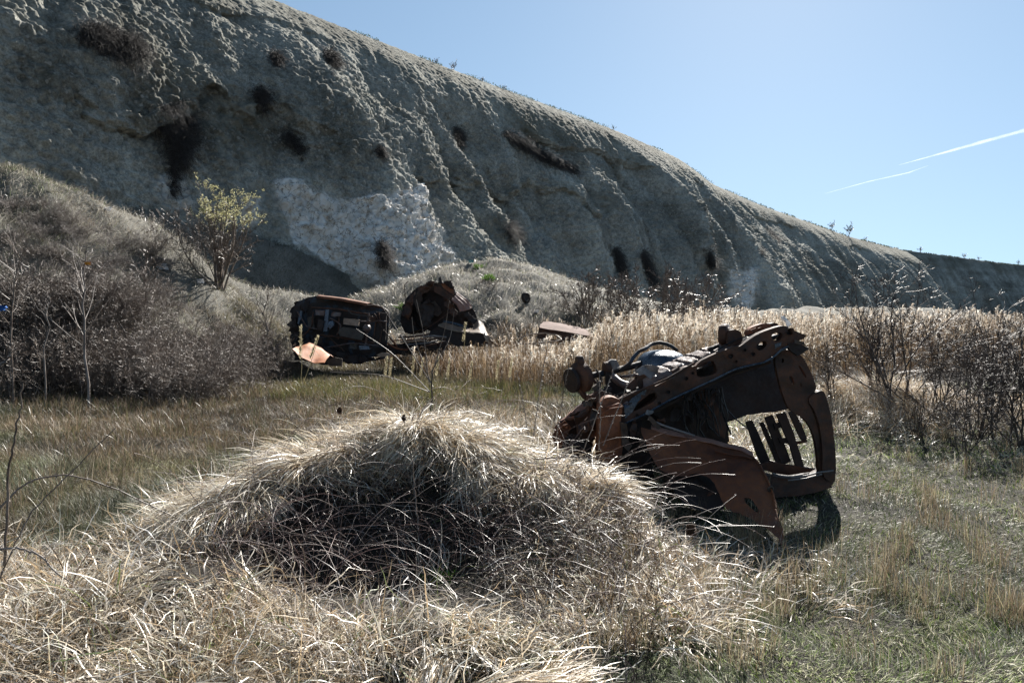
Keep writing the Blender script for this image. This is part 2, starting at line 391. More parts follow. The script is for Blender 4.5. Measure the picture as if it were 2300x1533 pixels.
# broken blocks where the chalk shows
blk = billow(bx/.9, by/.9, bz/.7, 2, 61)
Pc = Pc+Nn*(ch*(.9*np.round(blk*6)/6+.25*np.round(billow(bx/.4, by/.4, bz/.3, 1, 62)*3)/3-.3))[..., None]
ch = sstep(.0, .9, ch)*(.78+.22*sstep(-.28, .12, fbm(bx/1.7, by/1.7, bz/1.2, 4, 77)))
cm = mesh_from('cliff', Pc.reshape(-1, 3), [grid_faces(NR, NC)])
a = cm.attributes.new('chalk', 'FLOAT', 'POINT'); a.data.foreach_set('value', ch.astype(np.float32).ravel())
turf = (sstep(.12, .0, dn-line+.05)*.6+.5*sstep(.05, .4, fbm(bx/5, by/5, bz/3, 3, 71))).clip(0, 1)
a = cm.attributes.new('turf', 'FLOAT', 'POINT'); a.data.foreach_set('value', turf.astype(np.float32).ravel())
streak = (.5+.32*fbm(S2/1.1+.8*fbm(bx/2, by/2, bz/2, 2, 70), dn*1.6, 0, 3, 78)+.34*fbm(S2/11, dn*3.5, 2, 3, 79)+.16*fbm(S2/30, bz/1.3+.6*fbm(bx/6, by/6, 0, 2, 73), 0, 2, 80)).clip(0, 1)
a = cm.attributes.new('streak', 'FLOAT', 'POINT'); a.data.foreach_set('value', streak.astype(np.float32).ravel())
m, n, b = newmat('cliff_marl'); p = objco(n)
A = nz(n, .35, 6, .6, p); Bn = nz(n, 3.0, 8, .7, p); Cn = nz(n, 11, 5, .75, p)
base = ramp(n, A.outputs[0], [(.35, (.29, .287, .26)), (.65, (.46, .455, .415))]).outputs[0]
base = mixc(n, .8, base, ramp(n, Bn.outputs[0], [(.32, (.35, .36, .36)), (.62, (1.15, 1.15, 1.13))]).outputs[0], 'MULTIPLY')
base = mixc(n, .7, base, ramp(n, Cn.outputs[0], [(.36, (.4, .4, .4)), (.60, (1.25, 1.25, 1.22))]).outputs[0], 'MULTIPLY')
st_ = n.nodes.new('ShaderNodeAttribute'); st_.attribute_name = 'streak'
base = mixc(n, .85, base, ramp(n, st_.outputs['Fac'], [(.25, (.50, .49, .46)), (.5, (.95, .95, .94)), (.75, (1.25, 1.27, 1.27))]).outputs[0], 'MULTIPLY')
vo = n.nodes.new('ShaderNodeTexVoronoi'); vo.inputs['Scale'].default_value = 8.5; n.links.new(p, vo.inputs['Vector'])
peb = ramp(n, vo.outputs['Color'], [(.74, (0, 0, 0)), (.90, (.7, .7, .7))]).outputs[0]
base = mixc(n, peb, base, (.40, .385, .35))
ta = n.nodes.new('ShaderNodeAttribute'); ta.attribute_name = 'turf'
tm = n.nodes.new('ShaderNodeMath'); tm.operation = 'MULTIPLY'; n.links.new(ta.outputs['Fac'], tm.inputs[0])
n.links.new(ramp(n, Cn.outputs[0], [(.4, (0, 0, 0)), (.6, (1, 1, 1))]).outputs[0], tm.inputs[1])
base = mixc(n, tm.outputs[0], base, (.12, .11, .07))
ca = n.nodes.new('ShaderNodeAttribute'); ca.attribute_name = 'chalk'
chc = ramp(n, nz(n, 1.7, 7, .65, p, .4).outputs[0], [(.30, (.42, .29, .18)), (.40, (.72, .66, .58)), (.52, (.93, .92, .89))]).outputs[0]
v2 = n.nodes.new('ShaderNodeTexVoronoi'); v2.feature = 'DISTANCE_TO_EDGE'; v2.inputs['Scale'].default_value = 1.6
mv = n.nodes.new('ShaderNodeVectorMath'); mv.operation = 'MULTIPLY_ADD'; n.links.new(nz(n, 2.5, 4, .6, p).outputs['Color'], mv.inputs[0]); mv.inputs[1].default_value = (.7, .7, .7); n.links.new(p, mv.inputs[2])
n.links.new(mv.outputs[0], v2.inputs['Vector'])
chc = mixc(n, ramp(n, v2.outputs['Distance'], [(.0, (1, 1, 1)), (.035, (0, 0, 0))]).outputs[0], chc, (.16, .12, .08))
base = mixc(n, ca.outputs['Fac'], base, chc)
n.links.new(base, b.inputs['Base Color']); b.inputs['Roughness'].default_value = .95; b.inputs['Specular IOR Level'].default_value = .2
bump(n, b, mixc(n, .5, Cn.outputs[0], Bn.outputs[0]), .16, 1.0)
struct(link('cliff', cm, m))
Cflat = Pc.reshape(-1, 3); cpx, cpy = ppx.ravel(), ppy.ravel(); cdist = dist.ravel(); Nflat = Nn.reshape(-1, 3)
vis = (Nflat*(np.array([0, 0, CAMZ])-Cflat)).sum(1) > 0
def cliff_at(px, py, r=4):
    k = np.where((np.abs(cpx-px) < r) & (np.abs(cpy-py) < r) & vis)[0]
    if len(k) == 0: return cliff_at(px, py, r*2)
    i = k[np.argmin(cdist[k])]; return Cflat[i], Nflat[i]
def ground_at(px, py, dmin=2.5, dmax=60):
    d = np.geomspace(dmin, dmax, 900)
    P = np.array([Wp(px, py, t) for t in (1.0, 2.0)])
    dirv = P[1]-P[0]; Q = np.array([0, 0, CAMZ])+dirv*d[:, None]
    h = H(Q[:, 0], Q[:, 1]); k = np.where(Q[:, 2] < h)[0]
    i = k[0] if len(k) else len(d)-1
    return np.array([Q[i, 0], Q[i, 1], h[i]])

#@@VEG
# ------------------------------------------------------------ vegetation helpers
def blades(n, xy, L, width, az, th0, bend, K=6, drape=True, base_c=None, side_roll=True, zoff=0.0, seg_noise=.0, r=rng, azn=0.0):
    """curved tapering ribbons standing on the terrain"""
    x, y = xy
    z = H(x, y)+zoff
    P = np.empty((n, K, 3)); P[:, 0] = np.stack([x, y, z-.01], -1)
    dx, dy = np.sin(az), np.cos(az); st = L/(K-1)
    for k in range(1, K):
        th = th0+bend*(k-.5)/(K-1)
        if seg_noise: th = th+r.normal(0, seg_noise, n); 
        if azn: az = az+r.normal(0, azn, n); dx, dy = np.sin(az), np.cos(az)
        P[:, k, 0] = P[:, k-1, 0]+st*np.sin(th)*dx
        P[:, k, 1] = P[:, k-1, 1]+st*np.sin(th)*dy
        P[:, k, 2] = P[:, k-1, 2]+st*np.cos(th)
        if drape:
            hh = H(P[:, k, 0], P[:, k, 1])+zoff
            P[:, k, 2] = np.maximum(P[:, k, 2], hh+.006+.05*r.random(n)*np.minimum(L, .5))
    tap = np.interp(np.linspace(0, 1, K), [0, .5, .85, 1], [.8, 1, .6, .1])
    Wd = width[:, None]*tap[None]
    side = np.stack([dy, -dx, np.zeros(n)], -1)
    if side_roll:
        side = side+r.normal(0, .45, (n, 3)); side /= np.linalg.norm(side, axis=1, keepdims=True)
    V, Fq = ribbon_arrays(P, Wd, side)
    C = np.repeat(base_c, K*2, axis=0) if base_c is not None else None
    return V, Fq, C
def pal(n, cols, wts=None, jit=.25, r=rng):
    cols = np.array(cols); i = r.choice(len(cols), n, p=None if wts is None else np.array(wts)/np.sum(wts))
    c = cols[i]*(1+jit*r.normal(0, 1, (n, 1)))
    return np.clip(c, .005, .85)
STRAW = [(.72, .62, .47), (.84, .78, .68), (.52, .39, .24), (.58, .52, .46), (.28, .20, .13)]
GREEN = [(.16, .22, .05), (.12, .17, .05), (.22, .26, .09)]
def downhill(x, y, e=.12):
    gx = (H(x+e, y)-H(x-e, y))/(2*e); gy = (H(x, y+e)-H(x, y-e))/(2*e)
    return -gx, -gy

# --- foreground tussocks of long dry grass
def long_grass():
    bag = Bag(); r = np.random.default_rng(3)
    # tussock centres spread over the ridge and the lower-left mound
    cen = []
    for _ in range(520):
        u = r.uniform(-.85, .26); dc = np.interp(u, CU, CD)
        hc = np.interp(u, CU, CH)
        dd = dc+r.normal(-.15, .42)
        if u < -.3: dd = r.uniform(2.5, dc+.5)
        dens = 1.0
        # the dark hollow in front of the crest stays thin
        x = u*dd
        if -.38 < u < .02 and dc-1.55 < dd < dc-.22: dens = .05
        if .0 <= u < .2 and dd < dc-.9: dens = .5
        if u > .17: dens = .35
        if r.random() < dens: cen.append((x, dd))
    for _ in range(170):                       # bottom edge band
        dd = r.uniform(2.55, 3.3); u = r.uniform(-.85, .1)
        if -.36 < u < .02 and r.random() < .6: continue
        cen.append((u*dd, dd))
    for _ in range(60):
        dd = r.uniform(3.3, 4.4); u = r.uniform(.1, .3); cen.append((u*dd, dd))
    for _ in range(14):                        # around the tip of the torn wing
        dd = r.uniform(3.6, 4.9); u = r.uniform(.25, .48); cen.append((u*dd, dd))
    for cx_, cy_ in cen:
        if fbm(cx_*1.7, cy_*1.7, 0, 2, 66) < -.02 and r.random() < .88: continue
        n = int(r.uniform(50, 115)); sp = r.uniform(.06, .17)
        x = cx_+r.normal(0, sp, n); y = cy_+r.normal(0, sp, n)
        gx, gy = downhill(np.array([cx_]), np.array([cy_]))
        comb = r.uniform(0, 2*math.pi); wc = r.uniform(.3, 1.7)
        ax = (x-cx_)/sp*.55+gx[0]*1.6+math.sin(comb)*wc+r.normal(0, .22, n)
        ay = (y-cy_)/sp*.55+gy[0]*1.6+math.cos(comb)*wc+r.normal(0, .22, n)
        az = np.arctan2(ax, ay)
        Ls = r.uniform(.14, .38)*(1 if cx_/cy_ < .05 else .75); L = Ls*r.uniform(.55, 1.35, n)
        th0 = np.abs(r.normal(.7, .4, n)); bend = r.uniform(.5, 1.8, n)
        tone = r.choice(3, p=[.5, .3, .2])
        c = pal(n, STRAW, [[3, 3, 1, 1, .5], [1, 2, 1, 3, 1.5], [1.5, .7, 3, .5, 1.5]][tone], .2, r)*r.uniform(.6, 1.2)
        g = r.random(n) < .035; c[g] = pal(g.sum(), GREEN, None, .2, r)
        V, Fq, C = blades(n, (x, y), L, r.uniform(.0026, .0080, n), az, th0, bend, 8, True, c, seg_noise=.22, azn=.28, r=r)
        bag.add(V, Fq, C)
    for q in range(150):          # combed locks lying over the mound
        if q < 95: u = r.uniform(-.8, -.3); dc = np.interp(u, CU, CD); dd = r.uniform(2.7, dc+.2)
        if q < 95 and u > -.36 and dd < dc-.1: continue
        else: u = r.uniform(-.32, .12); dc = np.interp(u, CU, CD); dd = dc+r.uniform(-.08, .3)
        if q > 146: u = r.uniform(-.5, .1); dd = r.uniform(2.6, 3.1)
        cx_, cy_ = u*dd, dd; n = int(r.uniform(120, 260)); sp = r.uniform(.04, .10)
        x = cx_+r.normal(0, sp, n); y = cy_+r.normal(0, sp, n)
        gx, gy = downhill(np.array([cx_]), np.array([cy_])); a0 = r.uniform(0, 6.28)
        az = math.atan2(gx[0]*2+math.sin(a0)*.7, gy[0]*2+math.cos(a0)*.7)+r.normal(0, .13, n)+(x-cx_)*2*r.choice([-1, 1])
        L = r.uniform(.28, .6)*r.uniform(.7, 1.15, n)
        c = pal(n, STRAW, [3, 3, 1, 1, .4], .15, r)*r.uniform(.85, 1.2)
        V, Fq, C = blades(n, (x, y), L, r.uniform(.004, .009, n), az, np.abs(r.normal(1.0, .14, n)), r.uniform(.8, 1.3, n), 9, True, c, seg_noise=.08, azn=.10, r=r)
        bag.add(V, Fq, C)
    for q in range(34):           # bright bundles hanging over the edge of the hollow
        u = r.uniform(-.47, -.36) if q < 18 else r.uniform(-.24, .06); dc = np.interp(u, CU, CD); dd = dc+r.uniform(-.25, .15)
        cx_, cy_ = u*dd, dd; n = int(r.uniform(130, 220)); sp = r.uniform(.03, .07); x = cx_+r.normal(0, sp, n); y = cy_+r.normal(0, sp, n)
        az = (r.uniform(2.3, 3.9) if q < 18 else r.uniform(.9, 4.6))+r.normal(0, .2, n)
        c = pal(n, STRAW, [2, 5, .5, 1.5, .2], .1, r)
        V, Fq, C = blades(n, (x, y), r.uniform(.3, .6)*r.uniform(.7, 1.15, n), r.uniform(.004, .009, n), az, np.abs(r.normal(.9, .15, n)), r.uniform(1.0, 1.6, n), 9, True, c, seg_noise=.07, azn=.08, r=r)
        bag.add(V, Fq, C)
    o = link('dry_grass', bag.mesh('dry_grass'), M['grass'])
    tag(o, 'long pale straw grass drooping over the foreground mound', 'grass', kind='stuff')
long_grass()

# --- thatch and short turf near the camera, right half
def field(name, label, N, urange, drange, Lr, wr, palette, wts, dens_fn=None, seed=1, lean=(.2, 1.1), bend=(.1, 1.0), K=4, up_tufts=0, mat='grass', pw=1.0):
    r = np.random.default_rng(seed); bag = Bag()
    u = r.uniform(*urange, N); d = drange[0]*(drange[1]/drange[0])**(r.random(N)**pw)
    x, y = u*d, d
    if dens_fn is not None:
        k = r.random(N) < dens_fn(x, y, u, d); x, y, u, d = x[k], y[k], u[k], d[k]
    n = len(x)
    clump = fbm(x*2.2, y*2.2, 0, 3, seed+50)
    L = r.uniform(*Lr, n)*(1+.5*clump)*np.clip(d/5, .8, 2.2)**.35
    W_ = r.uniform(*wr, n)*np.clip(d/5, .6, 8)**.8
    az = 2*math.pi*vnoise(x*1.1, y*1.1, 0, seed+60)+r.normal(0, .9, n)
    c = pal(n, palette, wts, .22, r)
    patch = sstep(-.2, .3, fbm(x*.7, y*.7, 0, 3, seed+70))[:, None]
    c = c*(.62+.6*patch)
    gp_ = sstep(-.05, .35, fbm(x*.45+9, y*.45, 0, 4, seed+80))[:, None]; lum = c.mean(1, keepdims=True)
    c = c*(1-.75*gp_)+.75*gp_*lum*np.array([.86, 1.08, .62])
    V, Fq, C = blades(n, (x, y), L, W_, az, r.uniform(*lean, n), r.uniform(*bend, n), K, False, c, r=r)
    bag.add(V, Fq, C)
    o = link(name, bag.mesh(name), M[mat]); tag(o, label, 'grass', kind='stuff'); return o
TURF = [(.33, .34, .20), (.46, .45, .31), (.13, .19, .05), (.22, .29, .09), (.66, .62, .50)]
def right_dens(x, y, u, d):
    dc = np.interp(u, CU, CD)
    return np.clip(.02+.5*((d > dc+.6)&(u > -.2))+sstep(.1, .32, u)+.35*(d < 3.3), 0, 1)*(1-.5*sstep(.2, .5, fbm(x*1.2, y*1.2, 0, 3, 81)))
field('short_turf', 'short matted green and straw turf on the open ground to the right', 400000, (-.5, 1.35), (2.6, 17), (.03, .085), (.0022, .0065), TURF, [2.0, 2.0, 2.6, 2.4, 2.2], right_dens, 11, (.3, 1.35), (.1, 1.1), mat='turfm')
BROWN = [(.19, .135, .085), (.25, .19, .125), (.12, .09, .06), (.10, .11, .05), (.40, .34, .26)]
def mid_dens(x, y, u, d):
    dc = np.interp(u, CU, CD)
    return np.where(d > dc+.4, 1, .05)*(1-.45*sstep(.1, .45, fbm(x*.6, y*.6, 0, 3, 82)))
field('meadow_grass', 'fine brown dead meadow grass between the foreground mound and the thicket', 300000, (-.95, .12), (4.6, 20), (.045, .13), (.0018, .0038), BROWN, [3, 2, 2.4, 1.4, 1.3], mid_dens, 12, (.05, .9), (0, 1.3), mat='turfm')
# --- taller tufts scattered on the right turf
def tufts():
    r = np.random.default_rng(21); bag = Bag()
    for i in range(420):
        d = 3.0*(13/3.0)**r.random(); u = r.uniform(.12, .9)
        if fbm(u*d*.8, d*.8, 0, 2, 91) < -.15: continue
        n = int(r.uniform(14, 45)); sp = r.uniform(.02, .07)
        x = u*d+r.normal(0, sp, n); y = d+r.normal(0, sp, n)
        L = r.uniform(.12, .30)*r.uniform(.5, 1.1, n)
        c = pal(n, BROWN+[(.45, .38, .24)], [2, 2, 1, 1.4, 1, 1.5], .2, r)
        V, Fq, C = blades(n, (x, y), L, r.uniform(.0018, .0034, n)*max(1, d/5), r.uniform(0, 6.28, n), np.abs(r.normal(0, .18, n)), r.uniform(0, .5, n), 4, False, c, r=r)
        bag.add(V, Fq, C)
    for i in range(520):      # brown tufts over the left meadow
        d = r.uniform(5.2, 15); u = r.uniform(-.85, .05)
        n = int(r.uniform(20, 60)); sp = r.uniform(.03, .12); x = u*d+r.normal(0, sp, n); y = d+r.normal(0, sp, n)
        c = pal(n, BROWN+[(.09, .10, .04)], [2, 2, 2.4, 1.4, 1, 1.5], .2, r)
        V, Fq, C = blades(n, (x, y), r.uniform(.12, .32, n), r.uniform(.002, .004, n)*max(1, d/6), r.uniform(0, 6.28, n), np.abs(r.normal(0, .3, n)), r.uniform(0, .7, n), 4, False, c, r=r)
        bag.add(V, Fq, C)
    for i in range(330):      # rough growth round the feet of the back wrecks
        u = r.uniform(-.42, -.05); d = r.uniform(15, 23); n = 110; x = u*d+r.normal(0, .3, n); y = d+r.normal(0, .3, n)
        c = pal(n, [(.12, .12, .05), (.17, .14, .08), (.26, .22, .15), (.10, .08, .06)], None, .2, r)
        V, Fq, C = blades(n, (x, y), r.uniform(.10, .24, n), np.full(n, .008), r.uniform(0, 6.28, n), np.abs(r.normal(0, .4, n)), r.uniform(0, .8, n), 4, False, c, r=r)
        bag.add(V, Fq, C)
    for i in range(60):       # olive-green rushes left of the reeds and loose straw on the right hump
        u = r.uniform(-.24, .05) if i % 3 else r.uniform(-.34, -.24); d = r.uniform(13, 15.5)
        n = 90; x = u*d+r.normal(0, .25, n); y = d+r.normal(0, .25, n)
        c = pal(n, [(.09, .11, .03), (.15, .15, .05), (.22, .18, .08)], None, .2, r)
        V, Fq, C = blades(n, (x, y), r.uniform(.12, .34, n), np.full(n, .007), r.uniform(0, 6.28, n), np.abs(r.normal(0, .3, n)), r.uniform(0, .8, n), 4, False, c, r=r)
        bag.add(V, Fq, C)
    tag(link('grass_tufts', bag.mesh('grass_tufts'), M['grass']), 'upright tufts of brown and olive grass dotted over the turf', 'grass', kind='stuff')
tufts()
def humps():
    r = np.random.default_rng(23); bag = Bag()
    for (cx_, cy_, rx, ry, N) in ((5.6, 10.6, 1.5, 1.2, 14000), (7.4, 9.8, 1.7, 1.2, 9000), (-.6, 9.5, 1.6, 1.2, 5000), (1.6, 8.2, 1.2, 1.0, 5000)):
        x = cx_+r.normal(0, rx*.6, N); y = cy_+r.normal(0, ry*.6, N)
        az = 6.28*vnoise(x*.9, y*.9, 0, 5)+r.normal(0, .6, N)
        c = pal(N, STRAW, None, .2, r)
        V, Fq, C = blades(N, (x, y), r.uniform(.15, .45, N), r.uniform(.004, .008, N), az, np.abs(r.normal(.7, .35, N)), r.uniform(.3, 1.4, N), 6, True, c, r=r)
        bag.add(V, Fq, C)
    tag(link('straw_hump', bag.mesh('straw_hump'), M['grass']), 'flattened pale straw lying over the low humps right of the wreck', 'grass', kind='stuff')
humps()

# --- scrubby cover on the talus slopes
def slope_cover():
    r = np.random.default_rng(31); bag = Bag(); N = 230000
    u = r.uniform(-1.0, .35, N); d = 13*(50/13)**r.random(N); x, y = u*d, d
    h = H(x, y)
    k = (h > .45)&((u < -.08)|(d > 24))&(d < 46); x, y, d, u, h = x[k], y[k], d[k], u[k], h[k]
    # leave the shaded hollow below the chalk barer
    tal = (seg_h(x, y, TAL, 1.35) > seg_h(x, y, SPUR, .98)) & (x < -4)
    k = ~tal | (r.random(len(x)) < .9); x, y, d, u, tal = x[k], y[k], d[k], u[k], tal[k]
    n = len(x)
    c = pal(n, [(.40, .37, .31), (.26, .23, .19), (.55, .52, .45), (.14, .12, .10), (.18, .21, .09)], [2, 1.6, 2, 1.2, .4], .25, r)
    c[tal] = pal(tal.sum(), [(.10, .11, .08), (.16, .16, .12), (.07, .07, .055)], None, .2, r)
    gx, gy = downhill(x, y, .4); az = np.arctan2(gx+r.normal(0, .5, n), gy+r.normal(0, .5, n))
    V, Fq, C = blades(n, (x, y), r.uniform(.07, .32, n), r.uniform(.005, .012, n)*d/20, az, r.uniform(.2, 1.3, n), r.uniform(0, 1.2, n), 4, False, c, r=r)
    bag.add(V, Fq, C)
    tag(link('slope_scrub', bag.mesh('slope_scrub'), M['grass']), 'matted dead grass and twigs covering the slopes at the foot of the cliff', 'ground cover', kind='stuff')
slope_cover()

# --- reed bed
def reed_parts(n, x, y, L, r, wmul, plume=True):
    z = H(x, y); K = 5
    az = r.uniform(0, 6.28, n); lean = np.abs(r.normal(.06, .10, n))
    P = np.empty((n, K, 3))
    for k in range(K):
        t = k/(K-1); P[:, k, 0] = x+L*t*t*lean*np.sin(az)+L*t*.02*np.sin(az); P[:, k, 1] = y+L*t*t*lean*np.cos(az); P[:, k, 2] = z+L*t
    return P, az
def reeds():
    r = np.random.default_rng(41); bag = Bag(); N = 30000
    u = r.uniform(-.20, 1.0, N); d = 13.5*(62/13.5)**(r.random(N)**1.1); x, y = u*d, d
    # front edge of the bed wanders, nearer on the far right
    fr = np.interp(u, [-.2, -.1, .05, .2, .45, .6, 1.0], [21, 17.5, 15, 14.5, 16.5, 18, 19])+1.0*fbm(x*.4, 0, 0, 2, 3)
    bk = np.interp(u, [-.2, -.08, 0, .1, .3, .6, 1.0], [24, 24, 25, 30, 44, 60, 62])
    k = (d > fr)&(d < bk)&(H(x, y) < .8); x, y, d, u = x[k], y[k], d[k], u[k]; n = len(x)
    tall = np.interp(u, [-.2, -.05, .105, .14, .5, 1.0], [.6, .8, .95, 1.55, 1.68, 1.7])
    L = tall*r.uniform(.66, 1.12, n)*(1-.22*sstep(0, .5, fbm(x*.5, y*.5, 0, 2, 7)))
    P, az = reed_parts(n, x, y, L, r, 1)
    c = pal(n, [(.155, .10, .055), (.22, .15, .085), (.09, .055, .035), (.34, .26, .17)], None, .2, r)
    Wd = np.repeat((r.uniform(.005, .010, n)*d/18)[:, None], 5, 1)*np.array([1, 1, .9, .8, .5])
    side = np.stack([np.cos(az), np.sin(az)*.4, np.zeros(n)], -1)
    V, Fq = ribbon_arrays(P, Wd, side); bag.add(V, Fq, np.repeat(c, 10, 0))
    # leaves along the stems
    for j in range(3):
        t = r.uniform(.2, .8, n); s = P[:, 0]+(P[:, -1]-P[:, 0])*t[:, None]
        az2 = r.uniform(0, 6.28, n); Ls = r.uniform(.15, .4, n)
        Q = np.stack([s, s+np.stack([np.sin(az2)*Ls*.4, np.cos(az2)*Ls*.4, Ls*.75], -1), s+np.stack([np.sin(az2)*Ls, np.cos(az2)*Ls, Ls*.55], -1)], 1)
        V, Fq = ribbon_arrays(Q, (r.uniform(.008, .014, n)*d/18)[:, None]*np.array([.7, 1, .1]), np.stack([np.cos(az2), -np.sin(az2), np.zeros(n)], -1))
        bag.add(V, Fq, np.repeat(c*r.uniform(.8, 1.2, (n, 1)), 6, 0))
    # plumes: a fan of fine drooping strands at the tip
    k = r.random(n) < np.interp(u, [-.2, .03, .1, .2], [.03, .08, .26, .34])*np.interp(d, [14, 30, 60], [.7, .5, .4]); tip = P[k, -1]; m_ = len(tip)
    dk = d[k]; waz = r.normal(2.2, .7, m_)
    for j in range(14):
        a2 = waz+r.normal(0, .8, m_); t0 = r.uniform(-.24, .04, m_); Ls = r.uniform(.07, .15, m_)
        s = tip+np.stack([0*t0, 0*t0, t0], -1)
        Q = np.stack([s, s+np.stack([np.sin(a2)*Ls*.35, np.cos(a2)*Ls*.35, Ls*.75], -1), s+np.stack([np.sin(a2)*Ls*.8, np.cos(a2)*Ls*.6, Ls*.8], -1)], 1)
        V, Fq = ribbon_arrays(Q, (r.uniform(.018, .040, m_)*np.maximum(1, dk/26))[:, None]*np.array([.5, 1, .3]), np.stack([np.cos(a2), -np.sin(a2), .3*np.ones(m_)], -1))
        bag.add(V, Fq, np.repeat(pal(m_, [(.74, .67, .58), (.84, .79, .71), (.58, .50, .41)], None, .1, r), 6, 0))
    tag(link('reed_bed', bag.mesh('reed_bed'), M['reed']), 'dense bed of dead brown reeds with pale feathery plumes behind the large wreck', 'reeds', kind='stuff')
reeds()

# --- branching shrubs
def grow(r, n0, L0, spread, levels, wander=.12, r0=.012, up=.35, K=6, base_r=.08, lean=(0, 0)):
    az = r.uniform(0, 6.28, n0); th = np.abs(r.normal(0, spread, n0))
    D = np.stack([np.sin(th)*np.sin(az)+lean[0], np.sin(th)*np.cos(az)+lean[1], np.cos(th)], -1)
    B = np.stack([r.normal(0, base_r, n0), r.normal(0, base_r, n0), np.full(n0, -.05)], -1)
    L = L0*r.uniform(.7, 1.15, n0); Rb = r0*r.uniform(.6, 1.1, n0)
    out = []
    def lay(B, D, L, Rb, tipf=.35):
        n = len(B); P = np.empty((n, K, 3)); P[:, 0] = B; d = D/np.linalg.norm(D, axis=1, keepdims=True)
        for k in range(1, K):
            d = d+r.normal(0, wander, (n, 3)); d[:, 2] += up*.12; d /= np.linalg.norm(d, axis=1, keepdims=True)
            P[:, k] = P[:, k-1]+d*(L/(K-1))[:, None]
        Rr = Rb[:, None]*np.linspace(1, tipf, K)[None]
        out.append((P, Rr)); return P, Rr
    P, Rr = lay(B, D, L, Rb)
    for (m_, ratio, angd) in levels:
        n = len(P); tt = r.uniform(.25, 1.0, (n, m_)); ki = np.minimum((tt*(K-1)).astype(int), K-2); fr = tt*(K-1)-ki
        ii = np.repeat(np.arange(n)[:, None], m_, 1)
        Bc = (P[ii, ki]*(1-fr)[..., None]+P[ii, ki+1]*fr[..., None]).reshape(-1, 3)
        Tc = (P[ii, ki+1]-P[ii, ki]).reshape(-1, 3); Tc /= np.linalg.norm(Tc, axis=1, keepdims=True)+1e-9
        rd = r.normal(0, 1, Tc.shape); rd -= (rd*Tc).sum(1, keepdims=True)*Tc; rd /= np.linalg.norm(rd, axis=1, keepdims=True)+1e-9
        an = r.normal(angd, .2, len(Tc))[:, None]
        Dc = Tc*np.cos(an)+rd*np.sin(an)
        Lc = (np.linalg.norm(P[:, -1]-P[:, 0], axis=1)[ii]*ratio*(1.15-.6*tt)).reshape(-1)*r.uniform(.5, 1.2, len(Tc))
        Rc = (Rr[ii, ki]*.62).reshape(-1)
        P, Rr = lay(Bc, Dc, Lc, Rc)
    return out
def shrub_meshes(name, layers, stem_lv, minr=.0015, mats=('twig', 'twig')):
    b1, b2 = Bag(), Bag()
    for i, (P, Rr) in enumerate(layers):
        V, Fq = tube_arrays(P, np.maximum(Rr, minr), 4 if i == 0 else 3)
        (b1 if i < stem_lv else b2).add(V, Fq)
    return (b1.mesh(name+'_stems'), M[mats[0]]), (b2.mesh(name+'_twigs'), M[mats[1]])
class Proto:
    def __init__(s, parts): s.parts = parts      # list of (partname, mesh)
    def put(s, name, label, cat, loc, scale=1, rz=0, group=None, flat=None, tilt=(0, 0)):
        e = thing(name, label, cat, loc, group, rz)
        e.scale = (scale, scale, scale*(flat or 1)); e.rotation_euler = (tilt[0], tilt[1], rz)
        for pn, me in s.parts:
            o = bpy.data.objects.new(pn, me); col.objects.link(o); o.parent = e
        return e
def proto(name, seed, mats=('twig', 'twig'), minr=.0015, stem_lv=1, extra=None, **kw):
    r = np.random.default_rng(seed); lay = grow(r, **kw)
    (a, ma), (b_, mb) = shrub_meshes(name, lay, stem_lv, minr, mats)
    a.materials.append(ma); b_.materials.append(mb)
    parts = [('stems', a), ('twigs', b_)]
    if extra: parts += extra(r, lay)
    return Proto(parts)
thorn = [proto('thorn%d' % i, 100+i, n0=11+i, L0=1.7, spread=.46, levels=[(8, .5, .6), (6, .42, .75), (3, .5, .8)], wander=.15, r0=.015, minr=.0026, mats=('twigthorn', 'twigthorn')) for i in range(4)]
fthorn = [proto('farthorn%d' % i, 110+i, n0=12, L0=1.7, spread=.5, levels=[(7, .5, .6), (6, .42, .7), (3, .5, .7)], wander=.13, r0=.016, minr=.007) for i in range(3)]
thick = [proto('thick%d' % i, 120+i, n0=26, L0=1.35, spread=.75, levels=[(7, .55, .7), (6, .5, .8), (2, .5, .8)], wander=.2, r0=.008, minr=.0032, base_r=.5) for i in range(4)]
thickp = [proto('thickp%d' % i, 130+i, n0=26, L0=1.35, spread=.75, levels=[(7, .55, .7), (6, .5, .8), (2, .5, .8)], wander=.2, r0=.008, minr=.0032, base_r=.5, mats=('twigpale', 'twigpale')) for i in range(2)]
# right-hand thorn bushes, each placed where the photograph shows it
for i, (px, py, sc_, k, lb) in enumerate([
    (2010, 905, 1.12, 0, 'tall bare thorn shrub rising highest beside the straw hump'),
    (2100, 930, .75, 1, 'bare thorn shrub just right of the tallest one'),
    (2205, 990, .75, 2, 'dark many-stemmed bare shrub nearest the right edge foreground'),
    (2290, 1000, .8, 3, 'bare shrub cut off by the right edge of the photo'),
    (1870, 900, .6, 1, 'low leaning thorn shrub between the wreck window post and the straw hump'),
    (1965, 880, .75, 3, 'small bare shrub growing behind the straw hump'),
    (2150, 880, .95, 0, 'bare thorn shrub standing in the reeds behind the right-hand group'),
    (2060, 990, .42, 2, 'low bare shrub on the turf in front of the tallest thorn shrub'),
    (2170, 1020, .5, 0, 'low tangled thorn shrub at the edge of the open turf'),
    (2240, 930, .85, 1, 'bare shrub between the dark many-stemmed one and the reeds'),
    (2270, 880, 1.0, 2, 'bare shrub in the reeds near the right edge')]):
    g = ground_at(px, py, 6, 30)
    thorn[k].put('thorn_shrub', lb, 'shrub', g, sc_, i*1.3)
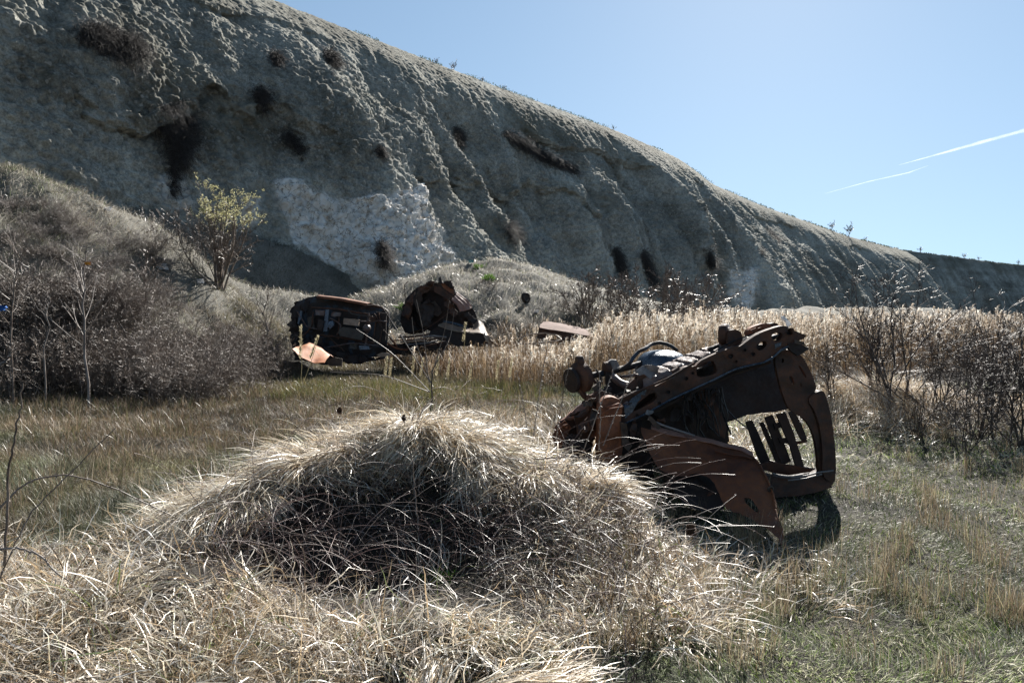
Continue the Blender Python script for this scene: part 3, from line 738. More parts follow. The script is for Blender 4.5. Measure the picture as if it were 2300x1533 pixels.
# shrubs standing against the talus behind the reeds
for i, (px, py, d, sc_, k, lb) in enumerate([
    (1330, 745, 27, 1.7, 2, 'bare shrub behind the reeds at the foot of the talus, leftmost of its row'),
    (1420, 745, 27, 1.9, 1, 'bare spreading shrub above the reed plumes, behind the rear axle of the wreck'),
    (1500, 745, 28, 1.8, 0, 'bare shrub above the reeds, middle of the row at the cliff foot'),
    (1570, 745, 30, 1.9, 3, 'bare shrub above the reeds behind the wreck floor'),
    (1650, 745, 34, 1.3, 2, 'low bare shrub under the small white chalk patch'),
    (1760, 745, 38, 1.3, 1, 'low bare shrub behind the reeds, rightmost of the row under the cliff')]):
    q_ = Wp(px, py, d); z = float(H(q_[0], q_[1])); fthorn[k % 3].put('thorn_shrub', lb, 'shrub', (q_[0], q_[1], z), sc_*.8, i*2.1)
# the thicket on the left
r = np.random.default_rng(9)
for i in range(58):
    px = r.uniform(-60, 600); d = r.uniform(13, 16) if i < 32 else r.uniform(16, 20.5)
    if px > 520: d = r.uniform(16.5, 19)
    q_ = Wp(px, 700, d); z = float(H(q_[0], q_[1]))
    while z > 1.5: d -= .3; q_ = Wp(px, 700, d); z = float(H(q_[0], q_[1]))
    thick[i % 4].put('thicket_shrub', 'bare grey-brown shrub in the thicket '+('at its far left end', 'below the pale sapling and left edge', 'right of the pale sapling', 'under the flowering willow', 'just left of the overturned car')[int(np.clip(px//125, 0, 4))]+(', front row' if d < 15.5 else ', back rows'), 'shrub', (q_[0], q_[1], z), r.uniform(.65, 1.05), r.uniform(0, 6.28), 'shrubs of the left-hand thicket', r.uniform(.8, 1.1))
for i in range(70):     # bushes up the spur
    px = r.uniform(-20, 420); py = np.interp(px, [0, 300, 420], [400, 520, 590])+r.uniform(20, 170)
    g = ground_at(px, py, 12, 40)
    (thick[(i+1) % 4] if i % 3 else thickp[i % 2]).put('slope_shrub', 'small bare bush on the pale slope, '+('high at the left edge', 'above the pale sapling', 'left of the flowering willow', 'just below the willow')[int(np.clip(px//110, 0, 3))], 'shrub', g, r.uniform(.16, .42), r.uniform(0, 6.28), 'small bushes on the left slope', .8)
# lower brush along the foot of the two back wrecks
for i, (px, py, s_) in enumerate([(590, 850, .6), (560, 835, .8), (520, 845, .8), (622, 855, .3), (460, 850, .7), (1130, 760, .5), (1180, 750, .55), (920, 700, .4), (1260, 700, .6), (1100, 650, .4)]):
    g = ground_at(px, py, 12, 40)
    thick[i % 4].put('brush_clump', 'low clump of bare brush by the back wrecks', 'shrub', g, s_, i*1.7, 'low brush around the back wrecks', .8)

# flowering willow
def blos(r, lay):
    P = np.concatenate([lay[2][0][:, 2:].reshape(-1, 3), lay[3][0][:, 2:].reshape(-1, 3)])
    zt = P[:, 2]; rr = np.hypot(P[:, 0]-.25, P[:, 1])
    k = (zt > 1.3)&(r.random(len(P)) < .5*sstep(1.35, 1.9, zt)*sstep(1.2, .5, np.abs(P[:, 0]-.35))); P = P[k]
    n = len(P); c = P+r.normal(0, .02, P.shape)
    bag = Bag()
    for j in range(3):
        a_ = r.normal(0, 1, (n, 3)); a_ /= np.linalg.norm(a_, axis=1, keepdims=True); b_ = r.normal(0, 1, (n, 3)); b_ -= (a_*b_).sum(1, keepdims=True)*a_; b_ /= np.linalg.norm(b_, axis=1, keepdims=True)
        s = r.uniform(.010, .022, (n, 1))
        V = np.stack([c-a_*s, c-b_*s*.6, c+a_*s, c+b_*s*.6], 1).reshape(-1, 3); bag.add(V, np.arange(n*4).reshape(n, 4))
    me = bag.mesh('blossom'); me.materials.append(M['blossom']); return [('blossom', me)]
wil = proto('willow', 151, n0=16, L0=2.2, spread=.5, levels=[(7, .48, .55), (5, .45, .6), (5, .45, .7)], wander=.09, r0=.03, minr=.004, stem_lv=2, extra=blos, lean=(.12, 0))
g = ground_at(497, 650, 12, 40)
wil.put('flowering_willow', 'upright shrub with pale yellow-green blossom on the upper twigs against the cliff', 'shrub', g, (g[1]/F*262)/2.9, .4)
g = ground_at(395, 600, 12, 40)
thick[1].put('tangled_bush', 'brown tangled bush leaning on the left side of the flowering willow', 'shrub', g, 1.15, 1.0)

# slim saplings on the left
def sapling(name, label, pts, d, rad, seed, mat='twigpale', nb=14, bl=.9, cat='sapling'):
    r = np.random.default_rng(seed); P = np.array([Wp(a_, b_, d) for a_, b_ in pts]); base = P[0].copy()
    base[2] = min(base[2], float(H(base[0], base[1])))
    e = thing(name, label, cat, base)
    t = np.linspace(0, 1, 10); tt = np.linspace(0, 1, len(P)); P[0] = base
    Q = np.stack([np.interp(t, tt, P[:, k]) for k in range(3)], -1)
    Q[1:-1] += r.normal(0, rad*1.2, Q[1:-1].shape)
    V, Fq = tube_arrays(Q[None], (rad*np.linspace(1, .3, 10))[None], 6)
    o = link('stem', mesh_from('stem', V, [Fq]), M[mat]); setp(o, e)
    if nb:
        bag = Bag(); L = np.linalg.norm(Q[-1]-Q[0])
        tb = r.uniform(.25, .98, nb); B = np.stack([np.interp(tb, t, Q[:, k]) for k in range(3)], -1)
        az = r.uniform(0, 6.28, nb); el = r.uniform(.5, 1.1, nb); ln = L*bl*.35*(1.15-tb)*r.uniform(.6, 1.2, nb)
        D = np.stack([np.cos(el)*np.sin(az), np.cos(el)*np.cos(az), np.sin(el)], -1)
        K = 5; Pb = B[:, None]+D[:, None]*(ln[:, None]*np.linspace(0, 1, K))[..., None]+r.normal(0, .012, (nb, K, 3))*np.linspace(0, 1, K)[None, :, None]*L
        Pb[..., 2] += (ln[:, None]*.25*np.linspace(0, 1, K)**2)
        V, Fq = tube_arrays(Pb, np.maximum(rad*.35*np.linspace(1, .4, K)[None]*np.ones((nb, 1)), .0012), 3); bag.add(V, Fq)
        m2 = nb*4; i2 = r.integers(0, nb, m2); k2 = r.integers(1, K, m2); B2 = Pb[i2, k2]
        D2 = D[i2]+r.normal(0, .6, (m2, 3)); D2 /= np.linalg.norm(D2, axis=1, keepdims=True)
        P2 = B2[:, None]+D2[:, None]*(ln[i2][:, None]*.35*np.linspace(0, 1, 4))[..., None]
        V, Fq = tube_arrays(P2, np.full((m2, 4), max(rad*.14, .0010)), 3); bag.add(V, Fq)
        o = link('twigs', bag.mesh('twigs'), M['twig' if mat != 'twigpale' else 'twigpale']); setp(o, e)
    return e
sapling('sapling', 'slim sapling with a sunlit pale trunk standing in front of the left thicket', [(198, 838), (192, 790), (188, 700), (190, 620), (192, 560)], 12.2, .024, 1, nb=26, bl=1.3)
sapling('sapling', 'thin grey sapling at the far left of the thicket', [(28, 790), (26, 700), (40, 600), (62, 545)], 12.4, .018, 2, 'twig', 26, 1.3)
sapling('sapling', 'short dead stem between the pale sapling and the left edge', [(98, 745), (104, 710), (110, 665)], 12.2, .016, 3, 'twigpale', 16, .8)
sapling('sapling', 'bare young tree inside the thicket, right of the pale sapling', [(320, 790), (330, 700), (322, 620), (335, 560)], 17, .03, 4, 'twig', 30, 1.3)
sapling('sapling', 'upright thin-branched sapling left of the overturned car', [(598, 840), (600, 760), (596, 700), (602, 655)], 16, .022, 5, 'twig', 34, 1.3)
# foreground whips
def whip(name, label, pts, d, rad, mat='twig', cat='stem', thorn_n=0, seed=0):
    r = np.random.default_rng(seed+77)
    P = np.array([Wp(p_[0], p_[1], p_[2] if len(p_) > 2 else d) for p_ in pts]); K = 22; rad = rad*1.3
    t = np.linspace(0, 1, K); tt = np.linspace(0, 1, len(P))
    Q = np.stack([np.interp(t, tt, P[:, k]) for k in range(3)], -1)
    for _ in range(2): Q[1:-1] = (Q[:-2]+2*Q[1:-1]+Q[2:])/4
    Q[1:-1] += r.normal(0, rad*.5, Q[1:-1].shape)
    e = thing(name, label, cat, Q[0])
    V, Fq = tube_arrays(Q[None], (rad*np.linspace(1, .45, K))[None], 5)
    o = link('cane', mesh_from('cane', V, [Fq]), M[mat]); setp(o, e)
    if thorn_n:
        thorn_n = max(thorn_n, 40); tb = r.uniform(.05, 1, thorn_n); B = np.stack([np.interp(tb, t, Q[:, k]) for k in range(3)], -1)
        D = r.normal(0, 1, (thorn_n, 3)); D /= np.linalg.norm(D, axis=1, keepdims=True)
        Pt = B[:, None]+D[:, None]*(np.linspace(0, 1, 3)*rad*4)[None, :, None]
        V, Fq = tube_arrays(Pt, rad*.5*np.array([1, .8, .15])[None]*np.ones((thorn_n, 1)), 3)
        o = link('buds', mesh_from('buds', V, [Fq]), M[mat]); setp(o, e)
    return e
whip('bramble_cane', 'long bramble cane arching over the brown grass at the left edge', [(-20, 1160, 3.6), (60, 1080, 3.7), (150, 1063, 3.8), (230, 1085, 3.9), (330, 1130, 4.0), (430, 1180, 4.1)], 4, .0045, thorn_n=60, seed=1)
whip('bramble_cane', 'pale bramble cane bending down towards the left foreground straw', [(-15, 1235, 3.2), (40, 1228, 3.2), (90, 1245, 3.2), (130, 1290, 3.2), (190, 1330, 3.3)], 3.2, .0050, 'twigpale', thorn_n=30, seed=2)
whip('bramble_cane', 'thin cane arching right of the tall straw crest', [(640, 1110, 4.6), (700, 1085, 4.5), (760, 1098, 4.4), (850, 1160, 4.3), (930, 1230, 4.2), (1010, 1330, 4.0)], 4, .0035, thorn_n=70, seed=3)
whip('bramble_cane', 'budded cane reaching across the shade towards the torn wing', [(1200, 1030, 4.8), (1290, 1025, 4.8), (1380, 1030, 4.7), (1440, 1012, 4.6), (1480, 1005, 4.6)], 4, .0035, thorn_n=60, seed=4)
whip('bramble_cane', 'long thorny cane lying across the right foot of the mound', [(1150, 1310, 3.6), (1280, 1325, 3.6), (1400, 1335, 3.6), (1520, 1350, 3.6), (1640, 1362, 3.6)], 4, .0032, thorn_n=80, seed=5)
whip('bramble_cane', 'cane with small buds curving over the dark hollow of the mound', [(760, 1000, 4.9), (860, 1050, 4.6), (990, 1035, 4.6), (1120, 1020, 4.7), (1230, 1045, 4.8)], 4, .0035, thorn_n=70, seed=6)
whip('bramble_cane', 'low cane crossing the middle of the dark hollow', [(560, 1180, 4.1), (680, 1200, 4.0), (800, 1240, 3.9), (960, 1290, 3.8), (1080, 1300, 3.8)], 4, .0035, thorn_n=60, seed=7)
whip('dark_stem', 'dark upright stem at the left edge', [(10, 1270, 3.3), (22, 1050, 3.3), (40, 950, 3.3), (52, 860, 3.3)], 3.3, .0055, thorn_n=0, seed=8)
whip('dark_stem', 'second dark stem crossing the left edge stem', [(0, 1300, 3.2), (60, 1160, 3.3), (160, 1060, 3.4), (260, 960, 3.5)], 3.3, .0035, thorn_n=0, seed=9)
whip('dark_stem', 'broken dark stem standing in the straw right of centre', [(1420, 1290, 3.9), (1438, 1215, 3.9)], 3.9, .006, seed=10)
whip('dark_stem', 'dark forked stem standing in the straw crest below the centre', [(940, 1190, 4.3), (930, 1090, 4.4), (925, 1025, 4.4)], 4.4, .006, thorn_n=0, seed=11)
whip('pale_stick', 'curved white stick cut off by the left edge', [(-12, 826, 9), (14, 812, 9), (27, 790, 9)], 9, .02, 'twigpale', 'stick', seed=12)
for i, (a_, b_, c_, lb) in enumerate([((1355, 1000), (1415, 850), (1432, 822), 'slim budded twig crossing the left end of the wreck rail'), ((1300, 1040), (1360, 880), (1384, 812), 'slim twig beside the rear axle of the wreck'), ((1240, 1040), (1262, 900), (1285, 780), 'tall thin stem left of the wreck'), ((1190, 1030), (1215, 860), (1232, 760), 'tall thin stem farther left of the wreck'), ((1195, 1030), (1175, 900), (1160, 830), 'thin stem leaning left beside the tall stems'), ((1345, 1010), (1349, 930), (1347, 840), 'upright budded twig before the orange door post')]):
    whip('thin_stem', lb, [a_, b_, c_], 5.55, .0038, 'twigpale' if i != 2 else 'twig', thorn_n=40, seed=20+i)
# young many-stemmed shrub standing mid-ground in front of the crumpled wreck
ms = sapling('sapling', 'young bare shrub with a black trunk in front of the crumpled wreck', [(962, 912), (972, 850), (985, 790)], 8.6, .014, 31, 'twigdark', 0)
for i, pts in enumerate([[(965, 870), (950, 740), (935, 672)], [(968, 860), (930, 760), (925, 712)], [(970, 840), (1000, 740), (1010, 668)], [(966, 880), (880, 790), (800, 738)], [(968, 860), (905, 760), (860, 690)], [(972, 830), (1012, 760), (1020, 700)], [(965, 880), (860, 840), (740, 835)]]):
    P = np.array([Wp(a_, b_, 8.6) for a_, b_ in pts]); t = np.linspace(0, 1, 10)
    Q = np.stack([np.interp(t, [0, .5, 1], P[:, k]) for k in range(3)], -1); Q[1:-1] = (Q[:-2]+2*Q[1:-1]+Q[2:])/4
    V, Fq = tube_arrays(Q[None], (.0065*np.linspace(1, .35, 10))[None], 4)
    setp(link('branch', mesh_from('branch', V, [Fq]), M['twigpale' if i > 2 else 'twig']), ms)
# tall feather grass
def feather(label, x0, y0, x1, y1, d, plen):
    B = Wp(x0, y0, d); T = Wp(x1, y1, d); e = thing('feather_grass', label, 'grass stem', B)
    t = np.linspace(0, 1, 10)[:, None]; Q = B+(T-B)*t; Q[:, 0] += .02*np.sin(t[:, 0]*3)
    V, Fq = tube_arrays(Q[None], np.full((1, 10), .0028), 4)
    st_ = mesh_from('stem', V, [Fq]); setp(link('stem', st_, M['strawmat']), e)
    r = np.random.default_rng(int(x0)); n = 120; s = r.uniform(1-plen, 1, n); S = B+(T-B)*s[:, None]
    D = np.stack([r.normal(0, .35, n), r.normal(0, .35, n), np.ones(n)], -1); D /= np.linalg.norm(D, axis=1, keepdims=True)
    P = np.stack([S, S+D*.02, S+D*.04], 1)
    V, Fq = ribbon_arrays(P, np.full((n, 1), .006)*np.array([.6, 1, .2]), np.stack([np.ones(n), r.normal(0, .5, n), np.zeros(n)], -1))
    setp(link('seed_head', mesh_from('seed_head', V, [Fq]), M['strawmat']), e)
M['strawmat'] = mat_plant('pale_straw', .45, .5, .3, ((.42, .36, .22), (.62, .56, .40)), 30)
feather('tall feather grass with an upright yellow head in front of the rusty bonnet', 672, 900, 676, 735, 7.5, .45)
feather('tall feather grass leaning right over the rusty bonnet', 655, 920, 715, 758, 7.5, .3)
for i, (a_, b_) in enumerate([(1046, 735), (950, 815), (985, 812), (1010, 815), (880, 815), (870, 812), (1150, 815), (930, 812), (1060, 822), (1120, 820)]):
    feather('one of the short yellow feather grasses before the reeds', a_-14, b_+95, a_, b_-8, 9.5, .4)
# hanging shrubs and root mats on the cliff
def root_mat(label, poly_px, n, Lm, seed, cat='root mat', mat='twigdark', wd=.02, hang=1.0):
    """poly_px: centre line points on the cliff with a half width in px"""
    r = np.random.default_rng(seed); pts = np.array(poly_px, float); n = int(n*1.0); pts[:, 2] *= 1.5; wd = wd*.55
    t = r.random(n); tt = np.linspace(0, 1, len(pts))
    px = np.interp(t, tt, pts[:, 0])+r.normal(0, .45, n)*np.interp(t, tt, pts[:, 2]); py = np.interp(t, tt, pts[:, 1])+r.normal(0, .45, n)*np.interp(t, tt, pts[:, 2])
    c0, _ = cliff_at(pts[:, 0].mean(), pts[:, 1].mean())
    B = np.empty((n, 3)); NN = np.empty((n, 3))
    kk = np.where((np.abs(cpx-pts[:, 0].mean()) < np.ptp(pts[:, 0])+pts[:, 2].max()*2.5+6)&(np.abs(cpy-pts[:, 1].mean()) < np.ptp(pts[:, 1])+pts[:, 2].max()*2.5+6)&vis&(cdist < np.hypot(c0[0], c0[1])*1.25))[0]
    for i in range(n):
        j = kk[np.argmin((cpx[kk]-px[i])**2+(cpy[kk]-py[i])**2)]; B[i] = Cflat[j]; NN[i] = Nflat[j]
    K = 6; P = np.empty((n, K, 3)); P[:, 0] = B; L = Lm*r.uniform(.4, 1.2, n)
    d = NN*.9+r.normal(0, .5, (n, 3)); d[:, 2] -= .0
    for k in range(1, K):
        d = d/np.linalg.norm(d, axis=1, keepdims=True); P[:, k] = P[:, k-1]+d*(L/(K-1))[:, None]
        d = d+r.normal(0, .3, (n, 3)); d[:, 2] -= .45*hang
    V, Fq = tube_arrays(P, wd*np.linspace(1, .4, K)[None]*r.uniform(.5, 1.2, (n, 1)), 3)
    e = link('hanging_shrub', mesh_from('hanging_shrub', V, [Fq]), M[mat]); tag(e, label, cat); return e
root_mat('broad dark overhanging bush high on the left of the cliff', [(190, 75, 16), (250, 95, 24), (310, 120, 22)], 2600, 1.0, 201, 'hanging bush', wd=.014)
root_mat('big dark hanging bush in the middle of the left cliff', [(360, 270, 18), (410, 280, 32), (400, 320, 26), (395, 370, 12)], 2600, 1.1, 202, 'hanging bush', wd=.014)
root_mat('narrow dark root trail under the big hanging bush', [(385, 370, 6), (385, 440, 5)], 350, .6, 203)
root_mat('dark root tuft near the upper left cliff rim', [(735, 120, 9), (755, 150, 8)], 700, .9, 204)
root_mat('round brown root tuft on the upper left cliff', [(615, 125, 8), (625, 145, 8)], 400, .7, 205)
root_mat('dark root curtain left of centre on the cliff', [(580, 205, 10), (592, 235, 9)], 700, .8, 206)
root_mat('dark mat under the scarp right of the white chalk rib', [(1025, 290, 8), (1032, 325, 7)], 600, .9, 207)
root_mat('long dark root fringe slanting under the upper turf edge', [(1130, 300, 6), (1190, 335, 11), (1240, 365, 9), (1290, 385, 5)], 2400, 1.1, 208)
root_mat('brown root curtain on the cliff foot left of the talus cone', [(1140, 500, 9), (1155, 540, 11)], 700, 1.0, 209)
root_mat('dark root curtain hanging down the white chalk face', [(856, 548, 7), (858, 575, 8), (860, 600, 7)], 900, .9, 210)
root_mat('narrow dark root curtain, first of three over the reed shrubs', [(1380, 560, 5), (1388, 590, 6), (1395, 620, 6)], 800, 1.2, 211)
root_mat('long dark root curtain, second of three over the reed shrubs', [(1440, 565, 5), (1452, 600, 7), (1465, 640, 8)], 1100, 1.3, 212)
root_mat('dark root curtain, third of three over the reed shrubs', [(1585, 560, 6), (1598, 600, 7)], 800, 1.4, 213)
root_mat('small dark root tuft under the right cliff edge', [(1706, 560, 4), (1712, 575, 4)], 250, 1.0, 214)
root_mat('dark scarp fringe at the right end of the cliff', [(1720, 515, 4), (1750, 545, 4)], 500, 1.2, 215)
root_mat('dark vegetated ledge on the cliff left of the chalk', [(640, 300, 14), (680, 340, 12)], 500, .6, 216, 'hanging bush')
root_mat('small dark root tuft low on the cliff left of the talus cone', [(850, 335, 7), (858, 350, 6)], 300, .6, 217)
# tiny shrubs on the skyline
sky_b = proto('crest', 161, n0=5, L0=1.0, spread=.5, levels=[(5, .5, .6), (5, .45, .7)], wander=.15, r0=.02, minr=.012)
for i, (px, s, lb) in enumerate([(1905, 3.0, 'small wind-bent tree on the skyline, darkest of those on the crest'), (1018, .75, 'tiny bare shrub on the crest left of the green tuft'), (982, .55, 'tiny bare twig on the crest, leftmost'), (1088, .5, 'low shrub at the green tuft on the crest'), (1137, .5, 'tiny twig on the crest right of the green tuft'), (1380, .55, 'tiny twig on the crest above the smooth scree'), (1868, 2.0, 'faint thin stem on the crest left of the wind-bent tree'), (1945, 1.2, 'small faint shrub on the crest right of the wind-bent tree'), (2070, 2.4, 'low bare shrub on the crest at the right'), (2170, 2.2, 'small bare shrub on the far crest'), (2200, 1.5, 'smallest shrub on the far crest'), (2288, 2.0, 'bare shrub on the far crest at the right edge')]):
    k = np.where(np.abs(cpx-px) < 3)[0]; j = k[np.argmin(cpy[k])]
    sky_b.put('crest_shrub', lb, 'shrub', Cflat[j]-np.array([0, 0, .1]), s, i*1.1)
# grass fringe along the crest
r = np.random.default_rng(55); jj = np.where((cpx > 600)&(cpx < 2400))[0]
top = []
for px in np.linspace(620, 2320, 900):
    k = jj[np.abs(cpx[jj]-px) < 2.2]
    if len(k): top.append(Cflat[k[np.argmin(cpy[k])]])
top = np.array(top); gn = np.repeat(top, 3, 0)+r.normal(0, .15, (len(top)*3, 3))*np.array([1, 1, .1])
keep = fbm(gn[:, 0]/4, gn[:, 1]/4, 0, 2, 5) > -.1; gn = gn[keep]; n_ = len(gn)
dd = np.hypot(gn[:, 0], gn[:, 1]); Lf = r.uniform(.04, .18, n_)*np.clip(dd/90, .7, 2)
P = np.stack([gn, gn+np.stack([r.normal(0, .15, n_), r.normal(0, .1, n_), np.ones(n_)], -1)*Lf[:, None]], 1)
V, Fq = ribbon_arrays(P, (dd/F*1.6)[:, None]*np.array([1, .3]), np.tile([1., 0, 0], (n_, 1)))
tag(link('crest_grass', mesh_from('crest_grass', V, [Fq], True, np.tile([.07, .09, .03], (len(V), 1))), M['grass']), 'thin fringe of grass along the skyline of the cliff', 'grass', kind='stuff')

# bramble tangle on the mound
def bramble():
    r = np.random.default_rng(61); bag = Bag(); N = 1050
    u = r.uniform(-.45, .22, N); dc = np.interp(u, CU, CD); d = dc+r.normal(-.6, .6, N); d = np.clip(d, 2.6, 5.6)
    x, y = u*d, d; z = H(x, y)
    K = 12; P = np.empty((N, K, 3)); P[:, 0] = np.stack([x, y, z], -1)
    az = r.uniform(0, 6.28, N); th = np.abs(r.normal(.3, .3, N)); L = r.uniform(.3, 1.0, N)
    dth = r.uniform(.08, .22, N)
    for k in range(1, K):
        th = th+dth; az = az+r.normal(0, .15, N)
        P[:, k] = P[:, k-1]+np.stack([np.sin(th)*np.sin(az), np.sin(th)*np.cos(az), np.cos(th)], -1)*(L/(K-1))[:, None]
        P[:, k, 2] = np.maximum(P[:, k, 2], H(P[:, k, 0], P[:, k, 1])+.03+.12*r.random(N))
    Rr = r.uniform(.0012, .0026, N)[:, None]*np.linspace(1, .5, K)[None]
    c = pal(N, [(.08, .05, .045), (.17, .12, .11), (.05, .033, .03), (.36, .31, .28)], [3, 2, 3, 1], .2, r)
    V, Fq = tube_arrays(P, Rr, 3); bag.add(V, Fq, np.repeat(c, K*3, 0))
    nb = 14; tb = r.integers(1, K, (N, nb)); B = P[np.arange(N)[:, None], tb].reshape(-1, 3)
    Dd = r.normal(0, 1, B.shape); Dd /= np.linalg.norm(Dd, axis=1, keepdims=True)
    Pt = B[:, None]+Dd[:, None]*(np.linspace(0, 1, 2)*.012)[None, :, None]
    V, Fq = ribbon_arrays(Pt, np.full((len(B), 2), .003)*np.array([1, .3]), np.cross(Dd, [0, 0, 1.])); bag.add(V, Fq, np.repeat(np.repeat(c, nb, 0), 4, 0))
    tag(link('bramble_tangle', bag.mesh('bramble_tangle'), M['bramblem']), 'tangle of thin thorny bramble over the shaded face of the mound', 'brambles', kind='stuff')
M['bramblem'] = mat_plant('bramble_stem', 0, .4, .5)
bramble()
#@@WRECK
# ------------------------------------------------------------ wrecks
def chaikin(pts, it=1):
    p = np.array(pts, float)
    for _ in range(it):
        n = np.roll(p, -1, 0); p = np.stack([.75*p+.25*n, .25*p+.75*n], 1).reshape(-1, 2)
    return p
def sheet(name, pts, depth, mat, parent, holes=(), thick=.012, dent=.01, step=10, seed=1, sm=0, back=(0, 1, 0), fs=.12, tear=0.0, label=None):
    """flat-ish pressed or torn sheet: outline (photo px) placed at a real distance, given thickness and dents"""
    dep = depth if callable(depth) else (lambda a, b, d0=depth: d0+0*a)
    rr = np.random.default_rng(seed)
    outs = [chaikin(pts, sm) if sm else np.array(pts, float)]+[chaikin(h, 1) for h in holes]
    V2 = []; E = []; polys = []
    for o in outs:
        q_ = []
        for i in range(len(o)):
            a, b_ = o[i], o[(i+1) % len(o)]; k = max(1, int(np.hypot(*(b_-a))/step))
            for j in range(k): q_.append(a+(b_-a)*j/k)
        q_ = np.array(q_)
        if tear: q_ = q_+rr.normal(0, tear, q_.shape)
        s = len(V2); n_ = len(q_); V2 += list(q_); E += [(s+i, s+(i+1) % n_) for i in range(n_)]; polys.append(q_)
    nb = len(V2); P0_ = polys[0]
    gx, gy = np.meshgrid(np.arange(P0_[:, 0].min(), P0_[:, 0].max(), step), np.arange(P0_[:, 1].min(), P0_[:, 1].max(), step))
    gx = gx.ravel()+rr.uniform(-.3, .3, gx.size)*step; gy = gy.ravel()+rr.uniform(-.3, .3, gy.size)*step
    ok = in_poly(gx, gy, P0_)
    for h in polys[1:]: ok &= ~in_poly(gx, gy, h)
    B2 = np.array(V2)
    if ok.any():
        gx, gy = gx[ok], gy[ok]
        dm = np.sqrt(((gx[:, None]-B2[None, :, 0])**2+(gy[:, None]-B2[None, :, 1])**2)).min(1)
        gx, gy = gx[dm > step*.45], gy[dm > step*.45]
        V2 += list(np.stack([gx, gy], -1))
    res = geometry.delaunay_2d_cdt([Vector(v) for v in V2], E, [], 0, .01)
    v2 = np.array([tuple(v) for v in res[0]]); T = np.array([f for f in res[2] if len(f) == 3])
    ce = v2[T].mean(1); k = in_poly(ce[:, 0], ce[:, 1], polys[0])
    for h in polys[1:]: k &= ~in_poly(ce[:, 0], ce[:, 1], h)
    T = T[k]
    dd_ = dep(v2[:, 0], v2[:, 1])
    P = np.array([Wp(a, b_, c_) for (a, b_), c_ in zip(v2, dd_)])
    e = edge_d = None
    if dent: P = P+np.array([.25, 1, .25])*(dent*fbm(P[:, 0]/fs+seed*3, P[:, 1]/fs, P[:, 2]/fs, 3, seed)*2+dent*.9*(np.abs(vnoise(P[:, 0]/fs*.8+P[:, 2]/fs*.9, P[:, 2]/fs*.4, seed, seed+5))-.4))[:, None]
    n_ = len(P); off = np.array(back, float); off = off/np.linalg.norm(off)*thick
    a_, b_, c_ = P[T[:, 0]], P[T[:, 1]], P[T[:, 2]]
    nr = np.cross(b_-a_, c_-a_); flip = (nr*off).sum(1) > 0
    T[flip] = T[flip][:, ::-1]
    ed = {}
    for t in T:
        for i in range(3):
            x_, y_ = int(t[i]), int(t[(i+1) % 3])
            if (y_, x_) in ed: del ed[(y_, x_)]
            else: ed[(x_, y_)] = 1
    Q = np.array([(y_, x_, x_+n_, y_+n_) for x_, y_ in ed]) if ed else np.zeros((0, 4), int)
    me = mesh_from(name, np.concatenate([P, P+off]), [np.concatenate([T, T[:, ::-1]+n_]), Q], False)
    bev(me); o = link(name, me, mat); setp(o, parent)
    if label: o['label'] = label
    return o
def bev(me):
    me.polygons.foreach_set('use_smooth', np.ones(len(me.polygons), bool))
    try: me.set_sharp_from_angle(angle=R(38))
    except Exception: pass
def loft(name, curves, mat, parent, thick=.01, dent=.01, nu_=24, nv_=14, fs=.15, seed=1, fn=None, solid=None):
    """surface through a list of 3-D polylines"""
    C3 = []
    for c in curves:
        c = np.array(c, float); t = np.linspace(0, 1, len(c)); T_ = np.linspace(0, 1, nu_)
        C3.append(np.stack([np.interp(T_, t, c[:, k]) for k in range(3)], -1))
    C3 = np.array(C3); t = np.linspace(0, 1, len(C3)); T_ = np.linspace(0, 1, nv_)
    G = np.empty((nv_, nu_, 3))
    for j in range(nu_):
        for k in range(3): G[:, j, k] = np.interp(T_, t, C3[:, j, k])
    du = np.gradient(G, axis=1); dv = np.gradient(G, axis=0); N_ = np.cross(du, dv); N_ /= np.linalg.norm(N_, axis=2, keepdims=True)+1e-9
    disp = dent*2*fbm(G[..., 0]/fs+seed, G[..., 1]/fs, G[..., 2]/fs, 3, seed)
    if fn is not None:
        vv, uu = np.meshgrid(T_, np.linspace(0, 1, nu_), indexing='ij'); disp = disp+fn(uu, vv)
    if N_[..., 2].mean() < 0: N_ = -N_
    G = G+N_*disp[..., None]
    a = G.reshape(-1, 3); b_ = (G-N_*thick).reshape(-1, 3); n_ = len(a)
    f = grid_faces(nv_, nu_); i = np.arange(n_).reshape(nv_, nu_)
    rim = np.concatenate([i[0], i[1:, -1], i[-1, ::-1][1:], i[::-1, 0][1:-1]])
    r2 = np.roll(rim, -1); Q = np.stack([rim, r2, r2+n_, rim+n_], -1)
    me = mesh_from(name, np.concatenate([a, b_]), [np.concatenate([f[:, ::-1], f+n_, Q])], True); bev(me)
    o = link(name, me, mat); setp(o, parent); return o
def rods(name, lst, mat, parent, sides=8, K=14):
    """lst: (points3d, radius) - one mesh per call, used for pieces that are one part"""
    bag = Bag()
    for pts, rad in lst:
        P = np.array(pts, float); t = np.linspace(0, 1, K); tt = np.linspace(0, 1, len(P))
        Q = np.stack([np.interp(t, tt, P[:, k]) for k in range(3)], -1)
        V, Fq = tube_arrays(Q[None], np.full((1, K), rad), sides); bag.add(V, Fq)
        for e_, s in ((0, 1), (K-1, -1)):
            ring = np.arange(sides)+e_*sides
            nv = len(V); bag.add(Q[e_][None], np.zeros((0, 3), int))
            c_ = bag.n-1; base_ = bag.n-1-nv if s == 1 else bag.n-2-nv
            rg = ring+base_; bag.F.append(np.stack([np.full(sides, c_), rg, np.roll(rg, -1)], -1)[:, ::(1 if s == 1 else -1)])
    me = bag.mesh(name); bev(me); o = link(name, me, mat); setp(o, parent); return o
